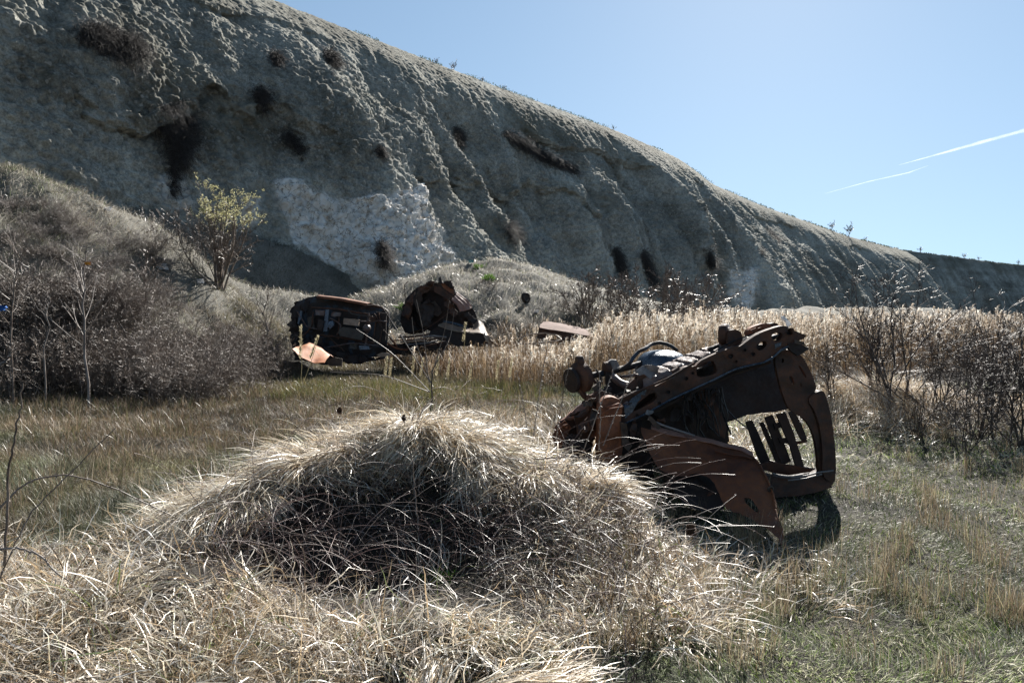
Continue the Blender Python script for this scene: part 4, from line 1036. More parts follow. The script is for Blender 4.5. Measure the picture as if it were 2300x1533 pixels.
def lathe(name, p, axis, prof, mat, parent, seg=32):
    """prof: (offset along axis, radius) list"""
    ax = np.array(axis, float); ax /= np.linalg.norm(ax); u_ = np.cross(ax, [0, 0, 1.]); u_ /= np.linalg.norm(u_); v_ = np.cross(ax, u_)
    an = np.arange(seg)*2*math.pi/seg
    V = np.array([[np.array(p)+ax*o_+rd*(u_*math.cos(t)+v_*math.sin(t)) for t in an] for o_, rd in prof])
    i = np.arange(len(prof)*seg).reshape(len(prof), seg); nx = np.roll(i, -1, 1)
    f = np.stack([i[:-1], nx[:-1], nx[1:], i[1:]], -1).reshape(-1, 4)
    me = mesh_from(name, V.reshape(-1, 3), [f], True); bev(me); o = link(name, me, mat); setp(o, parent); return o
def pd(d0, dx, dy, x0, y0): return lambda a, b: d0+dx*(a-x0)/100+dy*(b-y0)/100

# ---- the large wreck, lying overturned on its roof
g = ground_at(1640, 1110, 4, 9)
WR = thing('burnt_car_wreck', 'large burnt-out rusty car shell lying overturned on its roof in the grass, right of centre', 'car wreck', (g[0], 6.2, g[2]))
rd_ = pd(6.15, -.06, 0, 1370, 900)
rail = sheet('chassis_rail', [(1366, 912), (1395, 893), (1420, 884), (1468, 870), (1500, 852), (1520, 845), (1530, 828), (1545, 821), (1560, 823), (1570, 812), (1592, 800), (1615, 790), (1640, 780), (1652, 777), (1664, 777), (1680, 765), (1700, 752), (1725, 741), (1755, 731), (1768, 733), (1780, 742), (1788, 757), (1784, 769), (1755, 783), (1737, 800), (1715, 812), (1680, 818), (1650, 826), (1600, 850), (1560, 870), (1500, 897), (1450, 927), (1402, 950), (1388, 948), (1374, 930)], rd_, M['rust'], WR,
      holes=[[(1566, 850), (1563, 826), (1580, 814), (1602, 808), (1608, 822), (1612, 834), (1600, 842)], [(1698, 782), (1700, 772), (1720, 764), (1724, 776), (1708, 788)], [(1416, 926), (1436, 903), (1470, 878), (1478, 890), (1470, 900), (1444, 917)], [(1732, 752), (1752, 745), (1760, 752), (1752, 766), (1738, 768)]], thick=.10, dent=.014, step=8, sm=1, seed=3)
rods('seam', [([Wp(x_, y_+2, rd_(x_, 0)-.012) for x_, y_ in [(1402, 949), (1450, 927), (1500, 898), (1560, 870), (1600, 852), (1650, 827), (1690, 817), (1715, 812), (1737, 800), (1755, 783), (1784, 769)]], .009)], M['bluesteel'], WR, 6, 40)
sheet('blue_scorched_plate', [(1402, 915), (1420, 893), (1452, 872), (1452, 884), (1432, 903), (1420, 926), (1404, 940)], 6.11, M['bluesteel'], WR, thick=.006, dent=.012, seed=5)
# floor pan behind the rail and the ribbed exhaust tunnel standing on it
nearc = [Wp(a, b_, d) for a, b_, d in [(1385, 905, 6.2), (1440, 886, 6.2), (1500, 862, 6.15), (1560, 832, 6.1), (1600, 812, 6.1), (1660, 790, 6.05), (1715, 758, 6.0), (1775, 745, 5.97)]]
farc = [p_+np.array([.22, 1.15, -.03]) for p_ in nearc]; midc = [p_+np.array([.1, .5, -.05]) for p_ in nearc]
loft('floor_pan', [nearc, midc, farc], M['underbody'], WR, .015, .012, 50, 24, .2, 4, fn=lambda u_, v_: .015*np.sin(u_*60)*(np.sin(v_*9) > 0))
tA = np.array([Wp(1440, 882, 6.30), Wp(1640, 800, 6.12)]); crs = []
for ph in np.linspace(0, math.pi, 11):
    crs.append([tA[0]+(tA[1]-tA[0])*t_+np.array([.02, .24-.24*math.cos(ph), (.15-.03*t_)*math.sin(ph)**.35]) for t_ in np.linspace(0, 1, 8)])
loft('exhaust_tunnel', crs, M['tunnel'], WR, .012, .012, 90, 22, .12, 6, fn=lambda u_, v_: -.018*(np.sin(u_*40+v_*5.0) > .7)*(u_ > .06)*(u_ < .95)*(v_ > .15)*(v_ < .8))
sheet('tunnel_end', [(1432, 842), (1440, 835), (1462, 838), (1482, 850), (1483, 872), (1470, 885), (1440, 880), (1432, 865)], pd(6.32, .1, 0, 1432, 840), M['rust'], WR, thick=.02, sm=1, seed=8)
sheet('torn_foil', [(1430, 832), (1445, 822), (1465, 818), (1482, 824), (1478, 838), (1462, 845), (1445, 840), (1436, 842)], 6.27, M['alu'], WR, thick=.004, dent=.03, seed=9, tear=1.5, fs=.05)
rods('brake_pipe', [([Wp(1392, 888, 6.4), Wp(1460, 862, 6.3), Wp(1560, 822, 6.2), Wp(1655, 770, 6.1)], .008)], M['rust'], WR, 6, 20)
# spare wheel well with its rim
wc = Wp(1487, 812, 7.0)
lathe('spare_wheel_well', wc-np.array([0, 0, .03]), (0, -.05, 1), [(-.12, .28), (.0, .27), (.07, .24), (.115, .19), (.14, .12), (.15, .05), (.152, .001)], M['bluesteel'], WR, 40)
rods('cross_tube', [([Wp(a, b_, d) for a, b_, d in [(1392, 832, 6.7), (1415, 815, 6.75), (1424, 800, 6.8), (1436, 788, 6.85), (1450, 782, 6.9), (1462, 773, 7.0), (1480, 769, 7.05), (1496, 772, 7.1), (1508, 777, 7.15), (1520, 786, 7.2)]], .020)], M['underbody'], WR, 10, 40)
# rear axle with one drum
ax0, ax1 = Wp(1316, 846, 6.55), Wp(1470, 808, 7.0)
rods('rear_axle', [([ax0, Wp(1370, 835, 6.7), Wp(1420, 822, 6.85), ax1], .032)], M['underbody'], WR, 12, 20)
axd = (ax1-ax0)/np.linalg.norm(ax1-ax0)
lathe('brake_drum', Wp(1306, 846, 6.52)-axd*.05, axd, [(-.04, .001), (-.035, .07), (.0, .125), (.02, .15), (.075, .15), (.08, .125), (.10, .12), (.11, .05), (.115, .001)], M['rust'], WR, 36)
lathe('brake_drum', Wp(1292, 852, 6.5)-axd*.05, axd, [(-.012, .001), (-.01, .115), (.0, .12), (.02, .12), (.024, .001)], M['burnt'], WR, 30)
lathe('spring_cup', Wp(1303, 812, 6.5), (1, .2, .1), [(-.035, .001), (-.035, .055), (-.02, .062), (.02, .062), (.03, .05), (.03, .001)], M['rust'], WR, 24)
lathe('spring_cup', Wp(1364, 826, 6.62), (1, .3, .15), [(-.03, .001), (-.03, .06), (.02, .066), (.03, .05), (.03, .001)], M['rust'], WR, 24)
sheet('axle_bracket', [(1366, 812), (1374, 807), (1385, 808), (1392, 822), (1380, 830), (1370, 826)], 6.6, M['alu'], WR, thick=.07, dent=.002, seed=12)
sheet('trailing_arm', [(1362, 835), (1388, 842), (1402, 862), (1412, 890), (1395, 905), (1375, 890), (1360, 862)], 6.55, M['burnt'], WR, thick=.08, seed=13)
rods('damper', [([Wp(1376, 845, 6.5), Wp(1396, 862, 6.4), Wp(1428, 868, 6.35)], .035)], M['tunnel'], WR, 12, 6)
rods('stub_pipe', [([Wp(1300, 870, 6.5), Wp(1312, 888, 6.5), Wp(1330, 900, 6.5)], .03), ([Wp(1330, 850, 6.55), Wp(1345, 868, 6.5), Wp(1352, 900, 6.45)], .014)], M['rust'], WR)
# suspension knuckle and arms on top near the raised end
kn = Wp(1640, 756, 6.3)
lathe('hub_knuckle', kn+np.array([-.05, 0, .02]), (1, -.45, 0), [(-.05, .001), (-.05, .085), (-.02, .10), (.02, .10), (.03, .07), (.06, .06), (.06, .001)], M['rust'], WR, 28)
sheet('knuckle_plate', [(1636, 742), (1655, 738), (1668, 750), (1668, 775), (1650, 782), (1634, 776)], 6.15, M['rust'], WR, thick=.06, seed=15, sm=1)
lathe('strut_top', Wp(1632, 742, 6.35), (1, -.3, .2), [(-.03, .001), (-.03, .055), (.02, .06), (.03, .04), (.03, .001)], M['alu'], WR, 24)
sheet('engine_bracket', [(1678, 752), (1684, 736), (1702, 730), (1716, 726), (1730, 728), (1738, 738), (1722, 744), (1704, 752), (1692, 758)], pd(6.2, 0, 0, 0, 0), M['rustor'], WR, thick=.10, seed=16, sm=1)
sheet('engine_bracket', [(1728, 727), (1742, 724), (1752, 732), (1748, 746), (1732, 744)], 6.3, M['rust'], WR, thick=.12, seed=17, sm=1)
sheet('torn_corner', [(1770, 735), (1784, 744), (1812, 752), (1795, 764), (1788, 762), (1774, 756)], 5.9, M['rust'], WR, thick=.02, seed=18, tear=1.2)
sheet('torn_corner', [(1770, 770), (1792, 772), (1818, 782), (1800, 796), (1790, 798), (1776, 788)], 5.88, M['burnt'], WR, thick=.05, seed=19, tear=1.2)
sheet('white_rag', [(1753, 710), (1760, 709), (1772, 720), (1777, 728), (1768, 735), (1764, 724), (1756, 716)], 5.95, M['rag'], WR, thick=.006, dent=.02, seed=20, fs=.04)
sheet('blue_edge', [(1740, 772), (1770, 762), (1786, 757), (1788, 770), (1765, 778), (1742, 790)], 5.93, M['bluesteel'], WR, thick=.006, seed=21)
# quarter panel, window post and roof edge
sheet('quarter_panel', [(1738, 798), (1766, 783), (1790, 787), (1806, 806), (1818, 828), (1830, 856), (1834, 872), (1826, 888), (1812, 900), (1826, 925), (1838, 962), (1844, 1010), (1846, 1050), (1840, 1062), (1835, 1010), (1826, 970), (1808, 940), (1784, 928), (1770, 915), (1758, 885), (1748, 850)], pd(6.0, 0, 0, 0, 0), M['rust'], WR,
      holes=[[(1752, 806), (1760, 804), (1762, 812), (1755, 815)], [(1792, 822), (1797, 820), (1812, 844), (1808, 848)], [(1770, 845), (1778, 842), (1786, 860), (1780, 864)], [(1796, 860), (1799, 858), (1802, 868), (1799, 870)]], thick=.05, dent=.01, step=8, sm=1, seed=22)
sheet('window_post', [(1826, 884), (1848, 875), (1856, 890), (1865, 925), (1872, 968), (1877, 1020), (1878, 1066), (1866, 1084), (1846, 1066), (1848, 1010), (1842, 960), (1830, 920), (1814, 900)], pd(5.97, 0, 0, 0, 0), M['rust'], WR, thick=.14, dent=.008, step=8, sm=1, seed=23)
sheet('roof_edge', [(1700, 1062), (1735, 1070), (1782, 1076), (1826, 1072), (1845, 1060), (1877, 1062), (1874, 1084), (1855, 1098), (1820, 1108), (1780, 1114), (1746, 1118), (1712, 1116)], pd(6.0, 0, -.08, 0, 1070), M['rust'], WR, thick=.12, dent=.012, step=8, sm=1, seed=24)
rods('roof_seam', [([Wp(a, b_, 5.95) for a, b_ in [(1735, 1062), (1750, 1068), (1780, 1071), (1810, 1068), (1840, 1060), (1872, 1056)]], .008), ([Wp(a, b_, 5.9) for a, b_ in [(1770, 1078), (1810, 1074), (1846, 1064)]], .006)], M['alu'], WR, 6, 20)
# inverted roof skin on the ground and the far flank
rf = [[Wp(1500, 1085, 5.9), Wp(1640, 1112, 6.0), Wp(1740, 1118, 6.0), Wp(1868, 1090, 6.0)], [Wp(1520, 1040, 6.7)-np.array([0, 0, .02]), Wp(1640, 1060, 6.7), Wp(1740, 1064, 6.7), Wp(1850, 1050, 6.7)], [Wp(1540, 1050, 6.8), Wp(1640, 1060, 6.8), Wp(1720, 1062, 6.8), Wp(1800, 1056, 6.8)]]
loft('roof_skin', rf, M['burnt'], WR, .02, .02, 26, 16, .3, 25)
sheet('far_flank', [(1395, 905), (1440, 880), (1500, 856), (1600, 815), (1700, 775), (1775, 765), (1800, 800), (1825, 880), (1800, 912), (1762, 918), (1740, 922), (1694, 929), (1678, 931), (1634, 949), (1638, 992), (1600, 1010), (1540, 1030), (1440, 1060), (1400, 1040)], 7.25, M['burnt'], WR, thick=.04, dent=.02, step=14, seed=26)
sheet('bulkhead', [(1396, 945), (1450, 925), (1520, 890), (1560, 872), (1605, 905), (1630, 955), (1634, 995), (1620, 1050), (1560, 1040), (1480, 1030), (1420, 1020), (1400, 1000)], pd(6.55, .2, 0, 1400, 0), M['burnt'], WR, thick=.05, dent=.03, step=12, seed=27, tear=1)
sheet('inner_floor', [(1560, 862), (1600, 846), (1660, 826), (1737, 802), (1750, 850), (1762, 890), (1770, 918), (1740, 924), (1700, 928), (1678, 930), (1632, 947), (1600, 930)], pd(6.4, .1, -.1, 1560, 860), M['burnt'], WR, thick=.04, dent=.02, step=12, seed=28)
sheet('inner_flap', [(1560, 868), (1580, 870), (1606, 900), (1622, 935), (1632, 958), (1628, 985), (1614, 975), (1598, 940), (1575, 900)], 6.3, M['rust'], WR, thick=.01, dent=.01, seed=29)
# hanging wiring and burnt trim
wr = np.random.default_rng(5); wl = []
for i in range(46):
    a = wr.uniform(1535, 1625); b_ = np.interp(a, [1535, 1625], [885, 868]); d = wr.uniform(6.15, 6.45); L_ = wr.uniform(30, 120); sx_ = wr.normal(4, 14)
    wl.append(([Wp(a, b_, d), Wp(a+sx_*.4+wr.normal(0, 6), b_+L_*.4, d), Wp(a+sx_+wr.normal(0, 6), b_+L_*.75, d), Wp(a+sx_*1.6, b_+L_, d)], wr.uniform(.003, .009)))
rods('burnt_wiring', wl, M['burntgloss'], WR, 4, 8)
# slatted seat base hanging in the window opening
for q_, dz in (([(1676, 948), (1690, 944), (1702, 968), (1728, 1030), (1740, 1056), (1716, 1056), (1700, 1020)], 6.7), ([(1707, 950), (1716, 948), (1752, 1030), (1756, 1044), (1746, 1044)], 6.75), ([(1719, 938), (1736, 932), (1758, 985), (1777, 1036), (1757, 1044), (1740, 1000)], 6.45), ([(1745, 932), (1765, 926), (1784, 975), (1803, 1035), (1806, 1048), (1788, 1048), (1776, 1005)], 6.4), ([(1772, 926), (1785, 924), (1800, 952), (1813, 984), (1804, 992), (1798, 984)], 6.5)):
    sheet('seat_slat', q_, dz, M['burnt2'], WR, thick=.035, dent=.003, step=8, seed=31)
sheet('seat_crossbar', [(1738, 952), (1762, 946), (1766, 956), (1742, 964)], 6.42, M['burnt'], WR, thick=.03, seed=32)
sheet('seat_crossbar', [(1750, 984), (1780, 982), (1784, 993), (1754, 996)], 6.42, M['burnt'], WR, thick=.03, seed=33)
sheet('seat_crossbar', [(1786, 992), (1812, 986), (1813, 992), (1788, 998)], 6.48, M['rust'], WR, thick=.02, seed=34)
sheet('seat_foot', [(1700, 1046), (1735, 1036), (1770, 1044), (1806, 1050), (1850, 1054), (1848, 1064), (1820, 1060), (1770, 1068), (1735, 1062)], 6.35, M['rust'], WR, thick=.05, dent=.01, seed=35)
# torn front wing hanging towards the viewer
wd_ = lambda a, b: 5.92-1.15*np.clip((b-958)/285, 0, 1.1)-.10*np.clip((a-1435)/300, 0, 1)+.08*np.sin((a-1435)/60)
sheet('front_wing', [(1436, 958), (1456, 962), (1500, 974), (1560, 986), (1620, 1000), (1668, 1012), (1692, 1024), (1706, 1040), (1722, 1072), (1734, 1105), (1742, 1140), (1752, 1168), (1758, 1190), (1764, 1222), (1780, 1262), (1770, 1262), (1752, 1215), (1738, 1200), (1700, 1172), (1668, 1154), (1638, 1145), (1618, 1118), (1606, 1082), (1590, 1068), (1570, 1060), (1548, 1064), (1530, 1070), (1500, 1064), (1478, 1052), (1464, 1030), (1452, 995)], wd_, M['wing'], WR,
      holes=[[(1668, 1118), (1682, 1112), (1694, 1126), (1706, 1146), (1698, 1150), (1684, 1136)]], thick=.012, dent=.022, step=6, sm=1, seed=41, fs=.14, tear=.8)
te = [(1462, 962), (1500, 974), (1560, 986), (1620, 1000), (1668, 1012), (1692, 1024)]
w0_ = [Wp(a, b_, wd_(a, b_)-.01) for a, b_ in te]; w1_ = [p_+np.array([.02, .07, .02]) for p_ in w0_]; w2_ = [p_+np.array([.03, .13, .012]) for p_ in w0_]
loft('wing_flange', [w0_, w1_, w2_], M['rustpink'], WR, .006, .005, 40, 8, .1, 42)  # fold pinker and paler than the wing: its sunlit tone is put into the colour
rods('wing_lip', [([Wp(a, b_, float(wd_(a, b_))-.02) for a, b_ in [(1606, 1012), (1650, 1022), (1672, 1024), (1690, 1030)]], .010), ([Wp(a, b_, float(wd_(a, b_))-.015) for a, b_ in [(1692, 1026), (1708, 1045), (1724, 1076), (1736, 1108), (1743, 1140)]], .008)], M['wing'], WR, 6, 20)
sheet('wing_strut', [(1455, 935), (1464, 933), (1474, 946), (1484, 955), (1482, 964), (1472, 960), (1464, 950)], 5.95, M['rustdull'], WR, thick=.03, seed=43, sm=1)
lathe('indicator_hole', Wp(1729, 1097, wd_(1729, 1097)-.02), (0.2, -1, -.2), [(0, .016), (.006, .028), (.012, .028), (.016, .02), (.0, .001)], M['rustdull'], WR, 18)
sheet('inner_wheel_arch', [(1500, 1066), (1540, 1056), (1580, 1062), (1604, 1082), (1616, 1112), (1634, 1142), (1590, 1150), (1540, 1132), (1512, 1100)], pd(5.75, 0, -.5, 0, 1060), M['burnt2'], WR, thick=.3, dent=.03, seed=44, sm=1)
# door post and the crushed end at the left
sheet('door_post', [(1343, 912), (1352, 897), (1368, 890), (1390, 896), (1398, 910), (1394, 950), (1400, 1000), (1392, 1040), (1380, 1062), (1352, 1058), (1340, 1030), (1344, 970)], 6.05, M['rustor'], WR, thick=.16, dent=.02, step=8, sm=1, seed=51)
sheet('hinge_plate', [(1360, 913), (1390, 906), (1400, 912), (1372, 921)], 5.98, M['rustor'], WR, thick=.05, seed=52)
sheet('hinge_plate', [(1394, 946), (1408, 950), (1412, 990), (1420, 1000), (1412, 1012), (1398, 1000)], 5.98, M['rustdull'], WR, thick=.05, dent=.02, seed=53)
sheet('sill_end', [(1396, 940), (1440, 925), (1440, 960), (1462, 1030), (1470, 1070), (1400, 1060), (1396, 1000)], 6.2, M['burnt'], WR, thick=.2, dent=.03, seed=54)
for k_, (q_, dz, mt) in enumerate([([(1246, 968), (1256, 944), (1276, 930), (1300, 912), (1330, 895), (1345, 900), (1340, 960), (1330, 1010), (1300, 1030), (1262, 1020), (1248, 1000)], 6.5, 'burnt'), ([(1244, 975), (1252, 950), (1270, 945), (1282, 962), (1268, 990), (1256, 1010), (1248, 1000)], 6.3, 'rustor'), ([(1262, 945), (1300, 915), (1334, 888), (1345, 896), (1318, 920), (1280, 948)], 6.35, 'rustpink'), ([(1290, 940), (1330, 905), (1345, 925), (1340, 980), (1318, 1000), (1300, 980)], 6.2, 'rust'), ([(1308, 905), (1322, 885), (1345, 878), (1356, 890), (1340, 905), (1320, 915)], 6.3, 'rust'), ([(1270, 985), (1300, 975), (1325, 1000), (1335, 1045), (1300, 1050), (1275, 1030)], 6.15, 'burnt')]):
    sheet('crushed_panel', q_, dz, M[mt], WR, thick=.05 if k_ != 3 else .12, dent=.05, step=7, seed=60+k_, fs=.09, tear=1.5)
sheet('crossmember', [(1330, 895), (1352, 876), (1372, 884), (1392, 892), (1380, 905), (1350, 910)], 6.25, M['rust'], WR, thick=.25, dent=.01, seed=70)

# ---- car on its side, underside towards us
def wy(px, py, d): return Wp(px, py, d)
D2 = 19.5
g = ground_at(760, 812, 14, 30)
W2 = thing('overturned_car', 'dark burnt car on its side showing its underbody, leftmost of the back wrecks', 'car wreck', (wy(760, 812, D2)[0], D2, g[2]))
und = pd(D2+.35, .35, .12, 760, 740)
sheet('underbody', [(660, 690), (668, 678), (690, 668), (712, 664), (850, 685), (868, 694), (875, 702), (872, 740), (868, 775), (866, 800), (800, 802), (740, 808), (700, 812), (668, 808), (656, 780), (652, 730)], und, M['underbody'], W2, thick=.10, dent=.015, step=7, seed=80, sm=0, fs=.4)
sheet('body_side', [(664, 696), (690, 674), (712, 668), (850, 690), (870, 702), (868, 740), (862, 790), (800, 798), (700, 806), (672, 800), (662, 760)], lambda a, b: und(a, b)+.12, M['burnt'], W2, thick=1.0, dent=.03, step=10, seed=81, back=(-.12, 1, -.02), fs=.4)
s0 = [Wp(a, b_, D2-.05) for a, b_ in [(711, 668), (760, 674), (800, 681), (824, 686)]]
loft('door_sill', [s0, [p_+np.array([.02, .04, .07]) for p_ in s0], [p_+np.array([.06, .30, .09]) for p_ in s0], [p_+np.array([.1, .5, .02]) for p_ in s0]], M['rustor'], W2, .02, .006, 30, 8, .3, 82)
rods('wheel_arch_rim', [([Wp(a, b_, D2-.02) for a, b_ in [(812, 694), (822, 687), (840, 686), (858, 690), (868, 698), (872, 706)]], .035)], M['rust'], W2, 8, 24)
rods('rear_axle', [([Wp(a, b_, D2-.12) for a, b_ in [(828, 702), (828, 730), (824, 745), (822, 772), (818, 782)]], .035)], M['tunnel'], W2, 10, 20)
lathe('differential', Wp(824, 737, D2-.16), (.1, -1, 0), [(-.12, .001), (-.1, .08), (0, .12), (.08, .09), (.12, .001)], M['tunnel'], W2, 20)
def box(name, c4, depth, th, mat, par, seed=0, **k): return sheet(name, c4, depth, mat, par, thick=th, dent=.006, step=6, seed=seed, **k)
box('exhaust_silencer', [(772, 714), (806, 718), (805, 732), (771, 728)], D2-.22, .16, M['rustpale'], W2, 83)
rods('tail_pipe', [([Wp(a, b_, D2-.16) for a, b_ in [(806, 721), (830, 722), (850, 720), (869, 722)]], .022), ([Wp(a, b_, D2-.14) for a, b_ in [(741, 714), (757, 722), (766, 730), (763, 742), (756, 752)]], .022)], M['tunnel'], W2, 8, 20)
box('fuel_tank', [(762, 738), (770, 734), (812, 740), (818, 752), (812, 764), (764, 754), (760, 748)], D2-.2, .18, M['underbody2'], W2, 84)
box('crossmember', [(731, 695), (739, 695), (735, 744), (726, 744)], D2-.2, .12, M['bluesteel'], W2, 85)
box('engine_sump', [(708, 696), (730, 697), (728, 709), (709, 707)], D2-.2, .2, M['tunnel'], W2, 86)
box('gearbox', [(738, 722), (748, 720), (750, 730), (742, 738), (736, 734)], D2-.22, .15, M['bluesteel'], W2, 87)
box('subframe', [(674, 698), (679, 698), (677, 715), (674, 720), (672, 728), (668, 726), (671, 712)], D2-.15, .1, M['bluesteel'], W2, 88)
box('rear_valance', [(845, 700), (868, 704), (866, 770), (842, 766)], D2+.05-.12, .06, M['burnt'], W2, 89)
rods('floor_rib', [([Wp(a, b_, D2-.1) for a, b_ in [(700, 690), (760, 694), (830, 706)]], .03), ([Wp(a, b_, D2-.1) for a, b_ in [(720, 752), (770, 758), (840, 770)]], .03), ([Wp(a, b_, D2-.1) for a, b_ in [(762, 700), (761, 730), (760, 762)]], .02), ([Wp(a, b_, D2-.1) for a, b_ in [(846, 706), (842, 740), (838, 766)]], .02)], M['rust'], W2, 6, 12)
rods('brake_cable', [([Wp(a, b_, D2-.2) for a, b_ in [(840, 702), (848, 715), (856, 735), (870, 750), (888, 770)]], .012), ([Wp(a, b_, D2-.12) for a, b_ in [(700, 770), (735, 754), (760, 776), (775, 790)]], .014)], M['rust'], W2, 6, 20)
box('wheel_hub', [(806, 776), (828, 777), (830, 784), (808, 785)], D2-.3, .2, M['bluesteel'], W2, 90)
for k_, q_ in enumerate([[(652, 700), (662, 680), (684, 668), (694, 676), (688, 700), (668, 712), (656, 730)], [(650, 730), (664, 712), (672, 740), (666, 780), (654, 770)], [(655, 770), (690, 760), (740, 785), (790, 800), (860, 806), (800, 815), (720, 818), (665, 806)]]):
    sheet('crushed_nose' if k_ < 2 else 'burnt_flank', q_, D2-.1*k_, M['burnt'], W2, thick=.4, dent=.05, step=6, seed=91+k_, fs=.15, tear=2)
# panels in front of it
P3 = thing('rusty_bonnet', 'bright orange rusty bonnet panel lying in the brush under the overturned car', 'car panel', Wp(705, 812, 17.4))
c0 = [Wp(a, b_, 16.9) for a, b_ in [(657, 783), (675, 800), (705, 812), (728, 811)]]
c1 = [Wp(a, b_, 17.6) for a, b_ in [(668, 779), (690, 774), (720, 785), (742, 796)]]
c2 = [Wp(a, b_, 18.0) for a, b_ in [(680, 773), (695, 767), (722, 780), (752, 803)]]
loft('bonnet_skin', [c0, c1, c2], M['bonnet'], P3, .02, .025, 30, 20, .5, 95)
sheet('bonnet_edge', [(728, 810), (752, 802), (768, 806), (768, 822), (740, 822)], 17.2, M['rustdull'], P3, thick=.03, dent=.02, seed=96)
# ---- crumpled upright wreck
D3 = 21.5
W3 = thing('crumpled_car', 'crumpled rusty car shell heaped upright beside the talus cone, between the two other back wrecks', 'car wreck', Wp(990, 780, D3))
sheet('inner_shell', [(905, 690), (912, 665), (930, 650), (955, 640), (988, 634), (1010, 632), (1022, 655), (1040, 672), (1060, 690), (1066, 705), (1075, 720), (1060, 742), (1020, 745), (985, 735), (960, 745), (930, 750), (915, 735), (905, 715)], D3+.4, M['burnt'], W3, thick=.35, back=(-.1, 1, 0), dent=.08, step=8, seed=101, fs=.3, tear=1.5)
sheet('bent_frame', [(936, 652), (950, 642), (972, 636), (988, 632), (990, 626), (993, 634), (1011, 631), (1022, 655), (1014, 664), (1000, 655), (985, 648), (968, 650), (950, 660), (944, 690), (955, 712), (946, 730), (938, 700), (930, 676)], D3, M['rustdull'], W3, thick=.25, dent=.05, step=5, seed=102, fs=.2, tear=1)
sheet('orange_lining', [(990, 636), (1006, 636), (1018, 650), (1020, 662), (1006, 654), (996, 648)], D3-.05, M['rustor'], W3, thick=.05, dent=.03, seed=103)
sheet('cross_brace', [(972, 640), (990, 645), (1024, 668), (1018, 684), (1000, 668), (975, 655)], D3-.1, M['rust'], W3, thick=.1, dent=.02, seed=104)
c0 = [Wp(a, b_, D3-.3) for a, b_ in [(1014, 672), (1026, 684), (1034, 700)]]; c1 = [Wp(a, b_, D3-.1) for a, b_ in [(1024, 662), (1042, 680), (1056, 694)]]; c2 = [Wp(a, b_, D3+.1) for a, b_ in [(1024, 656), (1050, 672), (1060, 690)]]
loft('ribbed_panel', [c0, c1, c2], M['rustpink'], W3, .02, .012, 26, 20, .3, 105, fn=lambda u_, v_: .02*(np.sin(v_*22) > .4))
rods('roof_strip', [([Wp(1022, 656, D3+.1), Wp(1045, 668, D3+.1), Wp(1064, 682, D3+.1)], .012), ([Wp(1022, 659, D3+.1), Wp(1045, 672, D3+.1), Wp(1062, 686, D3+.1)], .012)], M['alu'], W3, 6, 8)
sheet('tan_seat_back', [(966, 680), (976, 676), (988, 690), (992, 702), (984, 710), (972, 706)], D3+.2, M['rustdull'], W3, thick=.1, dent=.03, seed=106)
w0_ = [Wp(a, b_, D3-.5) for a, b_ in [(984, 730), (1010, 740), (1050, 745), (1085, 748), (1098, 760), (1110, 778)]]; w1_ = [Wp(a, b_, D3-.2) for a, b_ in [(986, 728), (1016, 736), (1052, 740), (1075, 734), (1092, 744), (1106, 768)]]; w2_ = [Wp(a, b_, D3+.1) for a, b_ in [(996, 724), (1028, 732), (1056, 735), (1074, 718), (1086, 726), (1098, 752)]]
loft('wing_panel', [w0_, w1_, w2_], M['rustpale'], W3, .02, .02, 40, 14, .4, 107)
sheet('wing_side', [(984, 731), (1010, 741), (1050, 746), (1085, 749), (1098, 761), (1110, 778), (1070, 778), (1020, 776), (985, 765), (960, 750)], D3-.45, M['burnt'], W3, thick=.3, dent=.04, seed=108, tear=1)
rods('window_channel', [([Wp(a, b_, D3-.3) for a, b_ in [(996, 722), (1012, 724), (1035, 731), (1050, 737)]], .03), ([Wp(a, b_, D3-.3) for a, b_ in [(1000, 721), (1020, 724), (1040, 730)]], .012)], M['bluesteel'], W3, 6, 10)
sheet('black_flank', [(903, 690), (915, 676), (925, 690), (930, 715), (945, 740), (930, 752), (908, 745), (900, 720)], D3+.1, M['burnt'], W3, thick=.4, dent=.06, seed=109, tear=1.5)
# ---- flat chassis remains between them
W4 = thing('chassis_remains', 'low heap of rusty bars and chassis scraps lying between the two back wrecks', 'car wreck', Wp(935, 790, 19.5))
brs = [((895, 758), (935, 755), (962, 750), .03), ((885, 764), (930, 762), (957, 760), .02), ((900, 768), (940, 763), (950, 765), .035), ((915, 774), (960, 770), (985, 764), .02), ((905, 784), (940, 780), (995, 768), .02), ((870, 770), (890, 782), (915, 786), .025), ((898, 752), (908, 762), (918, 770), .03), ((950, 756), (975, 754), (1002, 757), .03), ((960, 764), (980, 760), (1000, 762), .025), ((875, 758), (885, 770), (892, 778), .02)]
for i, (a, b_, c_, rr_) in enumerate(brs):
    rods('bar', [([Wp(*a, 19.6), Wp(*b_, 19.5), Wp(*c_, 19.7)], rr_)], M[('rust', 'rustor', 'rustpale', 'alu')[i % 4]], W4, 6, 8)
sheet('scrap_plate', [(866, 775), (900, 770), (960, 768), (1000, 766), (1005, 790), (940, 800), (880, 796), (864, 788)], 20.0, M['burnt'], W4, thick=.3, dent=.08, seed=110, tear=2)
e = thing('silver_scrap', 'pale crumpled scrap lying at the lower right corner of the overturned car', 'scrap', Wp(858, 798, 18.8))
sheet('crumpled_sheet', [(846, 797), (856, 792), (872, 790), (876, 797), (868, 801), (850, 802)], 18.8, M['rustpale'], e, thick=.12, dent=.06, seed=111, fs=.1, tear=1)
